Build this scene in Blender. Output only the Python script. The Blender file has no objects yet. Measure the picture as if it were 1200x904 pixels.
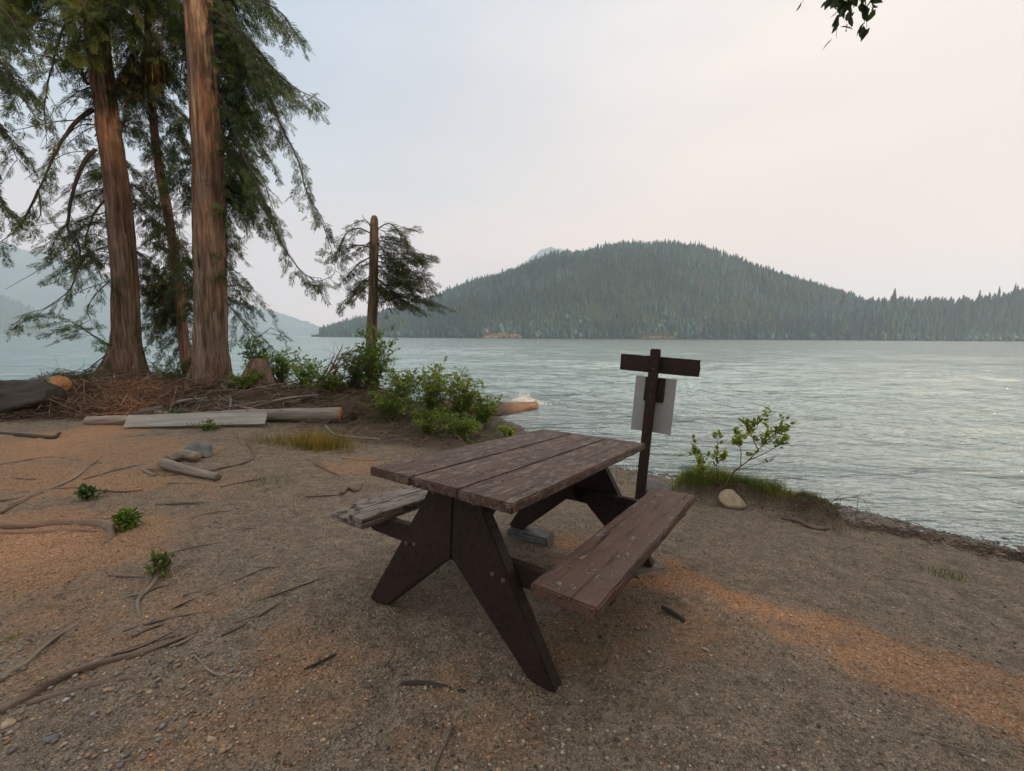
import bpy, bmesh, math, random
import numpy as np
from mathutils import Vector, Matrix
R_ = np.random.RandomState(7); random.seed(7)
D = bpy.data; SC = bpy.context.scene; COL = SC.collection
PI = math.pi
# ------------------------------------------------------------------ camera
F = 509.0; CH = 1.372; PITCH = math.atan2(56.5, F); ROLL = math.atan2(7, 1200)
CAM = np.array([0, 0, CH])
FW = np.array([0, math.cos(PITCH), -math.sin(PITCH)]); UP0 = np.array([0, math.sin(PITCH), math.cos(PITCH)]); RX = np.array([1., 0, 0])
RT = math.cos(ROLL)*RX + math.sin(ROLL)*UP0; UPV = math.cos(ROLL)*UP0 - math.sin(ROLL)*RX
cd = D.cameras.new('camera'); cam = D.objects.new('camera', cd); COL.objects.link(cam)
cd.sensor_width = 36; cd.lens = 36*F/1200; cd.clip_start = .05; cd.clip_end = 30000
M = Matrix(((RT[0], UPV[0], -FW[0], 0), (RT[1], UPV[1], -FW[1], 0), (RT[2], UPV[2], -FW[2], CH), (0, 0, 0, 1)))
cam.matrix_world = M; SC.camera = cam
def ray(px, py): return FW + RT*(px-600)/F - UPV*(py-452)/F
def G(px, py, z=0.0):
    d = ray(px, py); return CAM + d*((z-CH)/d[2])
def P(px, py, depth):
    d = ray(px, py); return CAM + d*(depth/d[1])
# ------------------------------------------------------------------ noise
def _h(ix, iy, iz, s):
    n = (ix*374761393 + iy*668265263 + iz*2147483647 + s*1274126177) & 0xffffffff
    n = ((n ^ (n >> 13))*1274126177) & 0xffffffff
    return ((n ^ (n >> 16)) & 0xffffff)/float(0xffffff)
def vnoise(x, y, z=0.0, s=0):
    x = np.asarray(x, float); y = np.asarray(y, float)+0*x; z = np.asarray(z, float)+0*x
    ix, iy, iz = [np.floor(a).astype(np.int64) for a in (x, y, z)]
    fx, fy, fz = x-ix, y-iy, z-iz
    fx, fy, fz = [a*a*(3-2*a) for a in (fx, fy, fz)]
    r = 0
    for dx in (0, 1):
        for dy in (0, 1):
            for dz in (0, 1):
                r = r + _h(ix+dx, iy+dy, iz+dz, s)*(fx if dx else 1-fx)*(fy if dy else 1-fy)*(fz if dz else 1-fz)
    return r*2-1
def fbm(x, y, z=0.0, o=4, s=0):
    r = 0; a = .5; k = 1.0
    for i in range(o):
        r = r + a*vnoise(np.asarray(x)*k, np.asarray(y)*k, np.asarray(z)*k, s+i); a *= .5; k *= 2.03
    return r
def sm(t): t = np.clip(t, 0, 1); return t*t*(3-2*t)
# ------------------------------------------------------------------ mesh builder
STREAK = .0
class MB:
    def __init__(s): s.v = []; s.f = {}; s.c = []; s.n = 0
    def add(s, v, faces, col=None):
        v = np.asarray(v, float); s.v.append(v)
        if col is None: col = (1, 1, 1)
        col = np.asarray(col, float)
        if col.ndim == 1: col = np.tile(col, (len(v), 1))
        s.c.append(col)
        if not isinstance(faces, list): faces = [faces]
        for f in faces:
            f = np.asarray(f, np.int64)
            if f.size: s.f.setdefault(f.shape[1], []).append(f + s.n)
        s.n += len(v)
    def build(s, name, mat, parent=None, smooth=False):
        me = D.meshes.new(name)
        v = np.concatenate(s.v); c = np.concatenate(s.c)
        me.vertices.add(len(v)); me.vertices.foreach_set('co', v.astype(np.float32).ravel())
        loops = []; tot = []
        for k, fl in s.f.items():
            a = np.concatenate(fl); loops.append(a.ravel()); tot.append(np.full(len(a), k))
        loops = np.concatenate(loops); tot = np.concatenate(tot)
        me.loops.add(len(loops)); me.loops.foreach_set('vertex_index', loops.astype(np.int32))
        me.polygons.add(len(tot)); st = np.concatenate(([0], np.cumsum(tot)[:-1]))
        me.polygons.foreach_set('loop_start', st.astype(np.int32)); me.polygons.foreach_set('loop_total', tot.astype(np.int32))
        if smooth: me.polygons.foreach_set('use_smooth', np.ones(len(tot), bool))
        me.update(calc_edges=True); me.validate()
        ca = me.color_attributes.new('col', 'FLOAT_COLOR', 'POINT')
        ca.data.foreach_set('color', np.concatenate([c, np.ones((len(c), 1))], 1).astype(np.float32).ravel())
        me.materials.append(mat)
        o = D.objects.new(name, me); COL.objects.link(o)
        if parent: o.parent = parent
        return o
def catmull(p, n):
    p = np.asarray(p, float)
    if len(p) == 2: t = np.linspace(0, 1, n)[:, None]; return p[0]*(1-t)+p[1]*t
    q = np.vstack([2*p[0]-p[1], p, 2*p[-1]-p[-2]]); out = []
    T = np.linspace(0, len(p)-1-1e-9, n)
    for t in T:
        i = int(t); f = t-i; a, b, c, d = q[i:i+4]
        out.append(.5*((2*b)+(-a+c)*f+(2*a-5*b+4*c-d)*f*f+(-a+3*b-3*c+d)*f**3))
    return np.array(out)
def frames(p):
    t = np.gradient(p, axis=0); t /= np.linalg.norm(t, axis=1)[:, None]+1e-12
    ref = np.where(np.abs(t[:, 2:3]) > .9, np.array([[1., 0, 0]]), np.array([[0, 0, 1.]]))
    ref = np.tile(ref[0], (len(p), 1))
    a = np.cross(t, ref); a /= np.linalg.norm(a, axis=1)[:, None]+1e-12
    return t, a, np.cross(t, a)
def tube(mb, p, r, k=6, col=None, rough=0, cap=True, s=0, flat=1.0):
    p = np.asarray(p, float); r = np.broadcast_to(r, (len(p),)).astype(float)
    t, a, b = frames(p); th = np.arange(k)*2*PI/k
    rr = r[:, None]*np.ones(k)
    if rough:
        ss_ = np.concatenate([[0], np.cumsum(np.linalg.norm(np.diff(p, axis=0), axis=1))])[:, None]
        rr = rr*(1+STREAK*vnoise(np.cos(th)[None]*4.5+s, np.sin(th)[None]*4.5, ss_*(.25/np.mean(r)), s+3)+STREAK*.6*vnoise(np.cos(th)[None]*9+s, np.sin(th)[None]*9, ss_*(.4/np.mean(r)), s+4)+rough*vnoise(np.cos(th)[None]*2+s*3.1, np.sin(th)[None]*2+p[:, :1]*3, p[:, 1:2]*3+p[:, 2:]*3, s))
    v = p[:, None]+rr[..., None]*(np.cos(th)[None, :, None]*a[:, None]+flat*np.sin(th)[None, :, None]*b[:, None])
    n = len(p); i = np.arange(n-1)[:, None]*k; j = np.arange(k)[None]; j2 = (j+1) % k
    f = np.stack([i+j, i+k+j, i+k+j2, i+j2], -1).reshape(-1, 4)
    fs = [f]
    if cap: 
        v2 = np.vstack([v.reshape(-1, 3), p[0], p[-1]]); m = n*k
        jj = np.arange(k); fs.append(np.stack([jj, (jj+1) % k, np.full(k, m)], 1)); fs.append(np.stack([(n-1)*k+(jj+1) % k, (n-1)*k+jj, np.full(k, m+1)], 1))
    else: v2 = v.reshape(-1, 3)
    mb.add(v2, fs, col)
def inst(mb, tv, tf, pos, rot, sc, col=None):
    """bake template copies; rot (m,3,3) columns are the local axes"""
    m = len(pos); n = len(tv); sc = np.asarray(sc, float)
    if sc.ndim == 1: sc = sc[:, None]
    v = np.einsum('mij,mnj->mni', rot, tv[None]*sc[:, None, :])+pos[:, None]
    for f in (tf if isinstance(tf, list) else [tf]): pass
    fl = [(f[None]+np.arange(m)[:, None, None]*n).reshape(-1, f.shape[1]) for f in (tf if isinstance(tf, list) else [tf])]
    c = None
    if col is not None: c = np.repeat(col, n, axis=0)
    mb.add(v.reshape(-1, 3), fl, c)
def basis(fwd, up):
    """y = fwd, z ~ up"""
    f = fwd/(np.linalg.norm(fwd, axis=1)[:, None]+1e-9)
    x = np.cross(f, up); x /= np.linalg.norm(x, axis=1)[:, None]+1e-9
    z = np.cross(x, f)
    return np.stack([x, f, z], -1)
def randrot(m):
    q = R_.normal(size=(m, 4)); q /= np.linalg.norm(q, axis=1)[:, None]; w, x, y, z = q.T
    return np.stack([1-2*(y*y+z*z), 2*(x*y-z*w), 2*(x*z+y*w), 2*(x*y+z*w), 1-2*(x*x+z*z), 2*(y*z-x*w), 2*(x*z-y*w), 2*(y*z+x*w), 1-2*(x*x+y*y)], -1).reshape(m, 3, 3)
def ico():
    bm = bmesh.new(); bmesh.ops.create_icosphere(bm, subdivisions=1, radius=1)
    v = np.array([x.co[:] for x in bm.verts]); f = np.array([[q.index for q in p.verts] for p in bm.faces]); bm.free(); return v, f
def ico2(n=2):
    bm = bmesh.new(); bmesh.ops.create_icosphere(bm, subdivisions=n, radius=1)
    v = np.array([x.co[:] for x in bm.verts]); f = np.array([[q.index for q in p.verts] for p in bm.faces]); bm.free(); return v, f
ICO = ico()
# ------------------------------------------------------------------ properties
def tag(o, label=None, cat=None, group=None, kind=None):
    for k, v in (('label', label), ('category', cat), ('group', group), ('kind', kind)):
        if v: o[k] = v
    return o
def empty(name, loc, label, cat, group=None, rot=(0, 0, 0)):
    o = D.objects.new(name, None); COL.objects.link(o); o.location = loc; o.rotation_euler = rot
    return tag(o, label, cat, group)
def rebase(o, root):
    """mesh was authored in world space: keep it there under its parent"""
    o.parent = root; o.data.transform(Matrix.Translation(-Vector(root.location))); return o
def centre(o):
    me = o.data; c = Vector([sum(b[i] for b in o.bound_box)/8 for i in range(3)]); c.z = min(b[2] for b in o.bound_box)
    me.transform(Matrix.Translation(-c)); o.location = c; return o
# ------------------------------------------------------------------ materials
class N:
    def __init__(s, name):
        s.m = D.materials.new(name); s.m.use_nodes = True; s.t = s.m.node_tree; s.n = s.t.nodes; s.l = s.t.links
        s.n.clear(); s.out = s.n.new('ShaderNodeOutputMaterial')
    def new(s, ty, **kw):
        n = s.n.new('ShaderNode'+ty)
        for k, v in kw.items():
            if k in n.inputs and not hasattr(n, k): s.set(n, k, v)
            else: setattr(n, k, v)
        return n
    def set(s, n, k, v):
        if isinstance(v, bpy.types.NodeSocket): s.l.new(v, n.inputs[k])
        else: n.inputs[k].default_value = v
    def co(s, scale=(1, 1, 1), kind='Object'):
        c = s.new('TexCoord'); m = s.new('Mapping'); s.l.new(c.outputs[kind], m.inputs[0]); m.inputs['Scale'].default_value = scale; return m.outputs[0]
    def noise(s, vec, scale, detail=4, rough=.55, dist=0):
        n = s.new('TexNoise'); s.l.new(vec, n.inputs['Vector']); n.inputs['Scale'].default_value = scale; n.inputs['Detail'].default_value = detail
        n.inputs['Roughness'].default_value = rough; n.inputs['Distortion'].default_value = dist; return n.outputs['Fac']
    def voro(s, vec, scale, out='Distance', feat='F1'):
        n = s.new('TexVoronoi'); n.feature = feat; s.l.new(vec, n.inputs['Vector']); n.inputs['Scale'].default_value = scale; return n.outputs[out]
    def ramp(s, fac, stops):
        n = s.new('ValToRGB'); s.l.new(fac, n.inputs[0]); e = n.color_ramp.elements
        while len(e) < len(stops): e.new(.5)
        for k, (p, c) in zip(e, stops):
            k.position = p; k.color = (c, c, c, 1) if isinstance(c, (int, float)) else (*c, 1)
        return n.outputs[0]
    def mix(s, fac, a, b, mode='MIX'):
        n = s.new('MixRGB'); n.blend_type = mode
        for i, v in enumerate((fac, a, b)):
            if isinstance(v, bpy.types.NodeSocket): s.l.new(v, n.inputs[i])
            else: n.inputs[i].default_value = v if i == 0 else (*v, 1)
        return n.outputs[0]
    def math(s, op, a, b=0.0):
        n = s.new('Math'); n.operation = op
        for i, v in enumerate((a, b)):
            if isinstance(v, bpy.types.NodeSocket): s.l.new(v, n.inputs[i])
            else: n.inputs[i].default_value = v
        return n.outputs[0]
    def bump(s, h, strength, dist, norm=None):
        n = s.new('Bump'); s.l.new(h, n.inputs['Height']); n.inputs['Strength'].default_value = strength; n.inputs['Distance'].default_value = dist
        if norm: s.l.new(norm, n.inputs['Normal'])
        return n.outputs[0]
    def attr(s): n = s.new('Attribute'); n.attribute_name = 'col'; return n.outputs['Color']
    def pbr(s, col, rough=.8, norm=None, spec=.3):
        b = s.new('BsdfPrincipled')
        for k, v in (('Base Color', col), ('Roughness', rough), ('Specular IOR Level', spec)):
            if isinstance(v, bpy.types.NodeSocket): s.l.new(v, b.inputs[k])
            else: b.inputs[k].default_value = (*v, 1) if isinstance(v, tuple) else v
        if norm: s.l.new(norm, b.inputs['Normal'])
        s.l.new(b.outputs[0], s.out.inputs['Surface']); return b
def leaf_mat(name, c1, c2, trans=.3, spec=.25, sc=1.5):
    n = N(name); f = n.noise(n.co(), sc, 3)
    c = n.mix(n.ramp(f, [(.35, 0.), (.65, 1.)]), c1, c2); c = n.mix(1.0, c, n.attr(), 'MULTIPLY')
    b = n.pbr(c, .6, None, spec); t = n.new('BsdfTranslucent'); n.l.new(n.mix(1, c, (1.3, 1.35, .7), 'MULTIPLY'), t.inputs[0])
    mx = n.new('MixShader'); mx.inputs[0].default_value = trans; n.l.new(b.outputs[0], mx.inputs[1]); n.l.new(t.outputs[0], mx.inputs[2]); n.l.new(mx.outputs[0], n.out.inputs[0])
    return n.m
def wood_mat(name, c1, c2, c3, axis=1, sc=1.0, bump=.5, rough=.75, attr=False, spec=.25):
    n = N(name); s = [20*sc]*3; s[axis] = 1.6*sc
    v = n.co(tuple(s)); g = n.noise(v, 1.0, 5, .65, .4); big = n.noise(n.co(), 3*sc, 4)
    c = n.mix(n.ramp(g, [(.3, 0.), (.7, 1.)]), c1, c2); c = n.mix(n.ramp(big, [(.45, 0.), (.7, .8)]), c, c3)
    if attr: c = n.mix(1.0, c, n.attr(), 'MULTIPLY')
    n.pbr(c, rough, n.bump(g, bump, .022), spec); return n.m
MT = {}
MT['bark'] = None
def bark_mat(name, dark, mid, light, moss=None):
    n = N(name); v = n.co((9, 9, .7)); v2 = n.co((34, 34, 2.2)); a = n.noise(v, 1, 6, .65, .6); b = n.noise(v2, 1, 4, .6, .3)
    h = n.math('ADD', a, n.math('MULTIPLY', b, .5))
    c = n.ramp(h, [(.56, dark), (.72, mid), (.9, light)])
    big = n.noise(n.co((.9, .9, .35)), 1.5, 3)
    c = n.mix(n.ramp(big, [(.4, 0.), (.68, .55)]), c, tuple(x*1.25 if i == 0 else x*.85 for i, x in enumerate(mid)))
    if moss: c = n.mix(n.ramp(n.noise(n.co(), 2.3, 5), [(.55, 0.), (.7, .5)]), c, moss)
    n.pbr(c, .9, n.bump(h, .9, .03), .15); return n.m
MT['bark'] = bark_mat('cedar_bark', (.028, .021, .016), (.14, .095, .064), (.31, .235, .17), (.07, .075, .04))
MT['bark_red'] = bark_mat('reddish_bark', (.04, .022, .015), (.17, .095, .06), (.3, .2, .15))
MT['limb'] = wood_mat('limb_bark', (.03, .024, .02), (.075, .06, .05), (.05, .042, .034), 2, .6)
MT['needles'] = leaf_mat('cedar_foliage', (.038, .066, .02), (.08, .112, .03), .38)
MT['needles_olive'] = leaf_mat('olive_foliage', (.04, .052, .016), (.085, .085, .024), .3)
MT['leaf'] = leaf_mat('shrub_leaves', (.065, .115, .025), (.15, .185, .04), .35, sc=4)
MT['leaf_dark'] = leaf_mat('dark_leaves', (.03, .055, .022), (.06, .09, .03), .25, sc=4)
MT['grass'] = leaf_mat('grass_blades', (.07, .11, .03), (.15, .16, .05), .3, sc=5)
MT['twig'] = wood_mat('dry_twigs', (.11, .08, .06), (.27, .21, .165), (.17, .13, .1), 0, .6, attr=True)
MT['drift'] = wood_mat('driftwood', (.085, .066, .05), (.34, .28, .22), (.2, .15, .11), 0, .6, .7)
MT['oldlog'] = wood_mat('weathered_log', (.06, .048, .04), (.2, .16, .13), (.13, .1, .08), 0, .5, .9)
MT['plank'] = wood_mat('grey_plank', (.2, .185, .16), (.36, .33, .29), (.26, .24, .21), 0, .8, .5)
MT['cut'] = wood_mat('cut_wood', (.30, .14, .06), (.5, .25, .11), (.38, .17, .07), 0, 1, .3)
MT['darklog'] = wood_mat('dark_rotten_log', (.02, .016, .013), (.07, .055, .043), (.045, .036, .028), 0, .4, 1.)
MT['root'] = wood_mat('exposed_root', (.085, .056, .04), (.22, .155, .11), (.15, .1, .072), 0, .7, .7)
def rock_mat(name, a, b, c3):
    n = N(name); v = n.co(); f = n.noise(v, 7, 6, .65); g = n.noise(v, 45, 3)
    c = n.mix(n.ramp(f, [(.35, 0.), (.65, 1.)]), a, b); c = n.mix(n.ramp(g, [(.5, 0.), (.72, .6)]), c, c3)
    n.pbr(c, .85, n.bump(n.math('ADD', f, n.math('MULTIPLY', g, .3)), .6, .02), .25); return n.m
MT['tanrock'] = rock_mat('tan_rock', (.3, .21, .13), (.48, .37, .25), (.2, .14, .09))
MT['greyrock'] = rock_mat('grey_rock', (.1, .095, .09), (.2, .19, .18), (.07, .065, .06))
n = N('pebbles'); n.pbr(n.mix(1, n.mix(n.noise(n.co(), 60, 2), (.6, .6, .6), (1.2, 1.2, 1.2)), n.attr(), 'MULTIPLY'), .85, None, .25); MT['pebble'] = n.m
# ground
n = N('beach_soil'); v = n.co()
A = n.attr(); sep = n.new('SeparateColor'); n.l.new(A, sep.inputs[0])
f1 = n.noise(v, 1.1, 5, .6); f2 = n.noise(v, 9, 5, .7); f3 = n.noise(v, 70, 4, .7); f4 = n.voro(v, 110); f5 = n.noise(v, 260, 2, .6)
c = n.mix(n.ramp(f3, [(.3, 0.), (.7, 1.)]), (.115, .082, .057), (.52, .395, .275))
c = n.mix(n.ramp(f2, [(.38, .55), (.62, 0.)]), c, (.11, .077, .053))
c = n.mix(n.ramp(f5, [(.58, 0.), (.7, .85)]), c, (.66, .54, .41))
c = n.mix(n.ramp(f5, [(.32, .9), (.42, 0.)]), c, (.022, .017, .013))
c = n.mix(n.ramp(n.noise(v, 28, 5, .75), [(.34, .75), (.46, 0.)]), c, (.05, .036, .026))
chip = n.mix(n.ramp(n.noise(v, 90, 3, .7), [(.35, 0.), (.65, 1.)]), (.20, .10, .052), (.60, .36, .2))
chip_sun_mask = n.ramp(n.math('MULTIPLY', n.math('ADD', n.math('MULTIPLY', sep.outputs[0], .6), n.math('ADD', n.math('MULTIPLY', n.noise(v, 5, 6, .75), 1.15), n.math('MULTIPLY', f3, .55))), .5), [(.48, 0.), (.66, .88)])
c = n.mix(chip_sun_mask, c, chip)  # orange of the wood chips, also painting warm sunlight onto the soil
duff = n.mix(n.ramp(f3, [(.3, 0.), (.7, 1.)]), (.03, .02, .013), (.14, .085, .05))
c = n.mix(sep.outputs[1], c, duff)
c = n.mix(sep.outputs[2], c, n.mix(.4, c, (.06, .05, .042)))
hh = n.math('ADD', n.math('MULTIPLY', f2, 1.6), n.math('ADD', n.math('MULTIPLY', f3, .6), n.math('MULTIPLY', f4, .35)))
n.pbr(c, n.math('SUBTRACT', .9, n.math('MULTIPLY', sep.outputs[2], .45)), n.bump(f5, .5, .003, n.bump(hh, 1., .04)), .25); MT['ground'] = n.m
# water
n = N('lake_water'); v = n.co(); A = n.attr(); sep = n.new('SeparateColor'); n.l.new(A, sep.inputs[0])
w1 = n.noise(n.co((1., 1.7, 1)), 8, 5, .65, .3); w2 = n.noise(n.co((.7, 1.3, 1)), 2.2, 5, .65, .4); w3 = n.noise(n.co((.3, .8, 1)), .8, 5, .65)
near = n.bump(w1, .85, .045); mid = n.bump(w2, .65, .22, near); nrm = n.bump(w3, .7, .9, mid)
gl = n.new('BsdfGlossy'); gl.inputs['Roughness'].default_value = .14; n.l.new(nrm, gl.inputs['Normal']); gl.inputs['Color'].default_value = (.55, .615, .59, 1)
df = n.new('BsdfDiffuse'); n.l.new(n.mix(n.noise(n.co((.05, .3, 1)), 1., 3), (.14, .30, .27), (.19, .36, .325)), df.inputs['Color']); n.l.new(mid, df.inputs['Normal'])
tr = n.new('BsdfTransparent'); tr.inputs[0].default_value = (.62, .6, .52, 1)
m1 = n.new('MixShader'); n.l.new(sep.outputs[0], m1.inputs[0]); n.l.new(tr.outputs[0], m1.inputs[1]); n.l.new(df.outputs[0], m1.inputs[2])
fr = n.new('Fresnel'); fr.inputs[0].default_value = 1.33; n.l.new(nrm, fr.inputs['Normal'])
m2 = n.new('MixShader'); n.l.new(fr.outputs[0], m2.inputs[0]); n.l.new(m1.outputs[0], m2.inputs[1]); n.l.new(gl.outputs[0], m2.inputs[2]); n.l.new(m2.outputs[0], n.out.inputs[0]); MT['water'] = n.m
n = N('foam'); n.pbr((.75, .78, .78), .6); MT['foam'] = n.m
# forest and hills
n = N('far_forest'); n.pbr(n.attr(), .9, None, .1); MT['forest'] = n.m
n = N('hill_floor'); n.pbr(n.mix(n.noise(n.co(), .02, 5), (.02, .03, .018), (.045, .055, .03)), .95, None, .05); MT['hill'] = n.m
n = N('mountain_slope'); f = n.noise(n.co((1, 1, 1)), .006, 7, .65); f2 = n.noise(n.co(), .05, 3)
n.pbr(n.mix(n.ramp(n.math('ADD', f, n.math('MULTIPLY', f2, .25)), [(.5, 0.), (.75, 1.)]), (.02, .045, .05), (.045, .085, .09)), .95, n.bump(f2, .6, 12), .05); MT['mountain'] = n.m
# painted wood of the table
def painted(name, worn, dk=1.0, flake=(.34, .29, .27), wlo=.6, sc=1.0, base=(.078, .042, .029)):
    n = N(name); v = n.co(); g = n.noise(n.co((38, 1.8, 38)), 1, 5, .65, .5); g2 = n.noise(n.co((120, 5, 120)), 1, 3, .6)
    b1 = tuple(x*dk for x in base); b2 = tuple(x*dk*1.45 for x in base)
    c = n.mix(n.ramp(n.noise(v, 4, 5, .6), [(.35, 0.), (.65, 1.)]), b1, b2)
    c = n.mix(n.ramp(g, [(.34, 1.), (.44, 0.)]), c, tuple(x*.25 for x in b1))
    pn = n.noise(n.co((26*sc, 11*sc, 26)), 1, 8, .78, .5)
    mask = n.ramp(n.math('ADD', pn, n.math('MULTIPLY', g, .18)), [(wlo, 0.), (wlo+.035, worn)])
    edge = n.ramp(n.math('ADD', pn, n.math('MULTIPLY', g, .18)), [(wlo-.035, 0.), (wlo-.008, .8*worn), (wlo+.012, 0.)])
    c = n.mix(mask, c, n.mix(n.ramp(g2, [(.35, 0.), (.65, 1.)]), tuple(x*.35 for x in flake), flake))
    c = n.mix(edge, c, tuple(x*.2 for x in b1))
    hgt = n.math('SUBTRACT', n.math('ADD', n.math('MULTIPLY', g, .9), n.math('MULTIPLY', g2, .25)), n.math('MULTIPLY', mask, .35))
    n.pbr(c, n.ramp(g, [(.3, .7), (.7, .5)]), n.bump(hgt, .8, .007), .25); return n.m
MT['top'] = painted('painted_tabletop', .65, .95, (.27, .19, .145), .59)
MT['bench'] = painted('painted_bench', .8, 1.15, (.30, .25, .235), .645, 1.1)
MT['bench_old'] = painted('worn_bench', .9, .8, (.29, .23, .19), .52)
MT['leg'] = painted('painted_legs', .06, .3, (.07, .045, .03), .74)
MT['post'] = painted('painted_post', .3, .36, (.1, .07, .055), .7)
n = N('panel_back'); f = n.noise(n.co(), 9, 4); n.pbr(n.mix(f, (.30, .285, .265), (.40, .385, .36)), .45, None, .4); MT['panel'] = n.m
n = N('galvanised'); n.pbr((.4, .4, .38), .5, None, .5); MT['metal'] = n.m
SUN_EL = math.radians(27); SUN_H = np.array([.81, -.585]); SUN_H /= np.linalg.norm(SUN_H)
SUN = np.array([SUN_H[0]*math.cos(SUN_EL), SUN_H[1]*math.cos(SUN_EL), math.sin(SUN_EL)]); SUN_E = 5.0; SKYK = 1.30; HAZE = .00023; EXPO = 0.07
# ------------------------------------------------------------------ terrain
WL = -0.30
shore_px = [(1200, 640), (1130, 626), (1060, 611), (1000, 598), (960, 587), (900, 573), (840, 561), (740, 549), (680, 541), (630, 530), (604, 514), (596, 500), (575, 488), (540, 478), (480, 472), (420, 468), (360, 462), (300, 453), (200, 449), (100, 452), (0, 457)]
land = [G(x, y, WL)[:2] for x, y in shore_px]
land = [np.array(q) for q in [(40, -60), (14, -5), (8, 0.2), (5.6, 2.25)]] + land + [np.array(q) for q in [(-26, 13), (-60, 22), (-300, 60), (-400, -400), (400, -400)]]
land = np.array(land)
def sdist(x, y):
    x = np.asarray(x, float); y = np.asarray(y, float); best = np.full(x.shape, 1e9); ins = np.zeros(x.shape, bool)
    for i in range(len(land)):
        a = land[i]; b = land[(i+1) % len(land)]; e = b-a
        t = np.clip(((x-a[0])*e[0]+(y-a[1])*e[1])/(e@e), 0, 1)
        best = np.minimum(best, np.hypot(x-a[0]-t*e[0], y-a[1]-t*e[1]))
        c = (a[1] > y) != (b[1] > y); xx = a[0]+(y-a[1])/(b[1]-a[1]+1e-12)*e[0]; ins ^= c & (x < xx)
    return np.where(ins, best, -best)
def segd(x, y, pts):
    best = np.full(np.shape(x), 1e9)
    for a, b in zip(pts[:-1], pts[1:]):
        a = np.array(a[:2]); b = np.array(b[:2]); e = b-a
        t = np.clip(((x-a[0])*e[0]+(y-a[1])*e[1])/(e@e+1e-9), 0, 1); best = np.minimum(best, np.hypot(x-a[0]-t*e[0], y-a[1]-t*e[1]))
    return best
MOUND = [(-10.2, 10.5), (-8, 9.9), (-5.6, 9.4), (-3.6, 9.0)]
HUM = [G(812, 574, -.2), G(860, 580, -.2), (G(915, 590, -.2)), G(962, 604, -.2)]
def Z(x, y, fine=False):
    x = np.asarray(x, float); y = np.asarray(y, float); d = sdist(x, y)
    d2 = d+.12*fbm(x*1.6, y*1.6, 3, 3, 5)
    z = np.where(d2 > 0, WL+.31*sm(np.clip(d2+.35, 0, 4.6)/4.6/1.0)-.006, np.maximum(WL-.006+.10*d2, -4))
    r = np.hypot(x, y)
    z = z+np.where(d > 0, .02*fbm(x*.9, y*.9, 0, 3, 11)*np.clip(d, 0, 1), 0)
    z = z+.40*np.exp(-(segd(x, y, MOUND)/1.55)**2)*(1+.25*fbm(x*1.2, y*1.2, 0, 3, 3))
    z = z+.13*np.exp(-(segd(x, y, [(-2.6, 8), (-1.2, 7.6)])/1.1)**2)
    hd = segd(x, y, HUM); z = z+.17*(1-sm((hd-.09)/.13))*(1+.5*fbm(x*7, y*7, 0, 3, 8))
    z = z-.09*np.exp(-((x-.6)**2+(y-3.2)**2)/.9)*(d > 0)
    z = z+np.where((d > 8), .02*(d-8), 0)
    if fine:
        z = z+np.where(r < 14, .020*fbm(x*5, y*5, 0, 4, 21)+.012*fbm(x*19, y*19, 0, 4, 31), 0)
    return z
def z1(x, y): return float(Z(np.array([x]), np.array([y]))[0])
def onZ(px, py, n=14):
    """point of the terrain seen at a pixel"""
    z = 0.0
    for _ in range(n): q = G(px, py, z); z = .5*z+.5*z1(q[0], q[1])
    q = G(px, py, z); return np.array([q[0], q[1], z1(q[0], q[1])])
def fan(ratio, r0, r1, ncol, half, nco, rmax):
    rr = [r0]
    while rr[-1] < r1: rr.append(rr[-1]*ratio)
    while rr[-1] < rmax: rr.append(rr[-1]*1.09)
    rr = np.array(rr)
    a = np.concatenate([np.linspace(-half, half, ncol), np.linspace(half, 2*PI-half, nco)[1:-1]])
    x = rr[:, None]*np.sin(a)[None]; y = rr[:, None]*np.cos(a)[None]
    n, k = x.shape; i = np.arange(n-1)[:, None]*k; j = np.arange(k)[None]; j2 = (j+1) % k
    return x.ravel(), y.ravel(), np.stack([i+j, i+j2, i+k+j2, i+k+j], -1).reshape(-1, 4)[:, ::-1], k
# wood chips plus warm sun patches painted in as orange: capsules on the ground given by their end points and radius
x, y, f, k = fan(1.0065, .55, 16, 620, math.radians(62), 60, 420)
x = np.concatenate([x, [0]]); y = np.concatenate([y, [0]]); c0 = len(x)-1
f3_ = np.stack([np.arange(k), (np.arange(k)+1) % k, np.full(k, c0)], 1)
z = Z(x, y, True); d = sdist(x, y)
def caps(x, y, lst, soft=.35):
    m = np.zeros(np.shape(x))
    for pts, r, w in lst:
        q = [G(*p_, -.05) for p_ in pts]; q = q*2 if len(q) == 1 else q
        m = np.maximum(m, w*(1-sm((segd(x, y, q)-r)/(soft+r*.6)+.3)))
    return m
chips = [([(0, 640), (90, 650)], .45, 1.), ([(30, 520), (190, 540)], .5, .7), ([(0, 560), (150, 570)], .35, .9), ([(20, 535), (100, 515)], .5, .9), ([(0, 700), (90, 720)], .25, .5), ([(90, 770), (160, 735)], .2, .45), ([(340, 790)], .22, .6), ([(250, 860), (300, 840)], .2, .5), ([(410, 545)], .2, .8),  # patches of wood chips and of painted sunlight
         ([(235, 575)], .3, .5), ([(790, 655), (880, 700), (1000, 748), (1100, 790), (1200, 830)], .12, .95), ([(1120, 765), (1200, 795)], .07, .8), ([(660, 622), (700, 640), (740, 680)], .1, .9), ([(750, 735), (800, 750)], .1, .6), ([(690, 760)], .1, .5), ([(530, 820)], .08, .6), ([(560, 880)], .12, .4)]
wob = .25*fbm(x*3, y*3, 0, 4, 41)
chip_sun = caps(x+wob*1.5, y+.8*wob, chips)
md = segd(x, y, MOUND); duff = (1-sm((md-1.6)/1.6+.35*fbm(x*2, y*2, 0, 3, 44)))*.9
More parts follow.
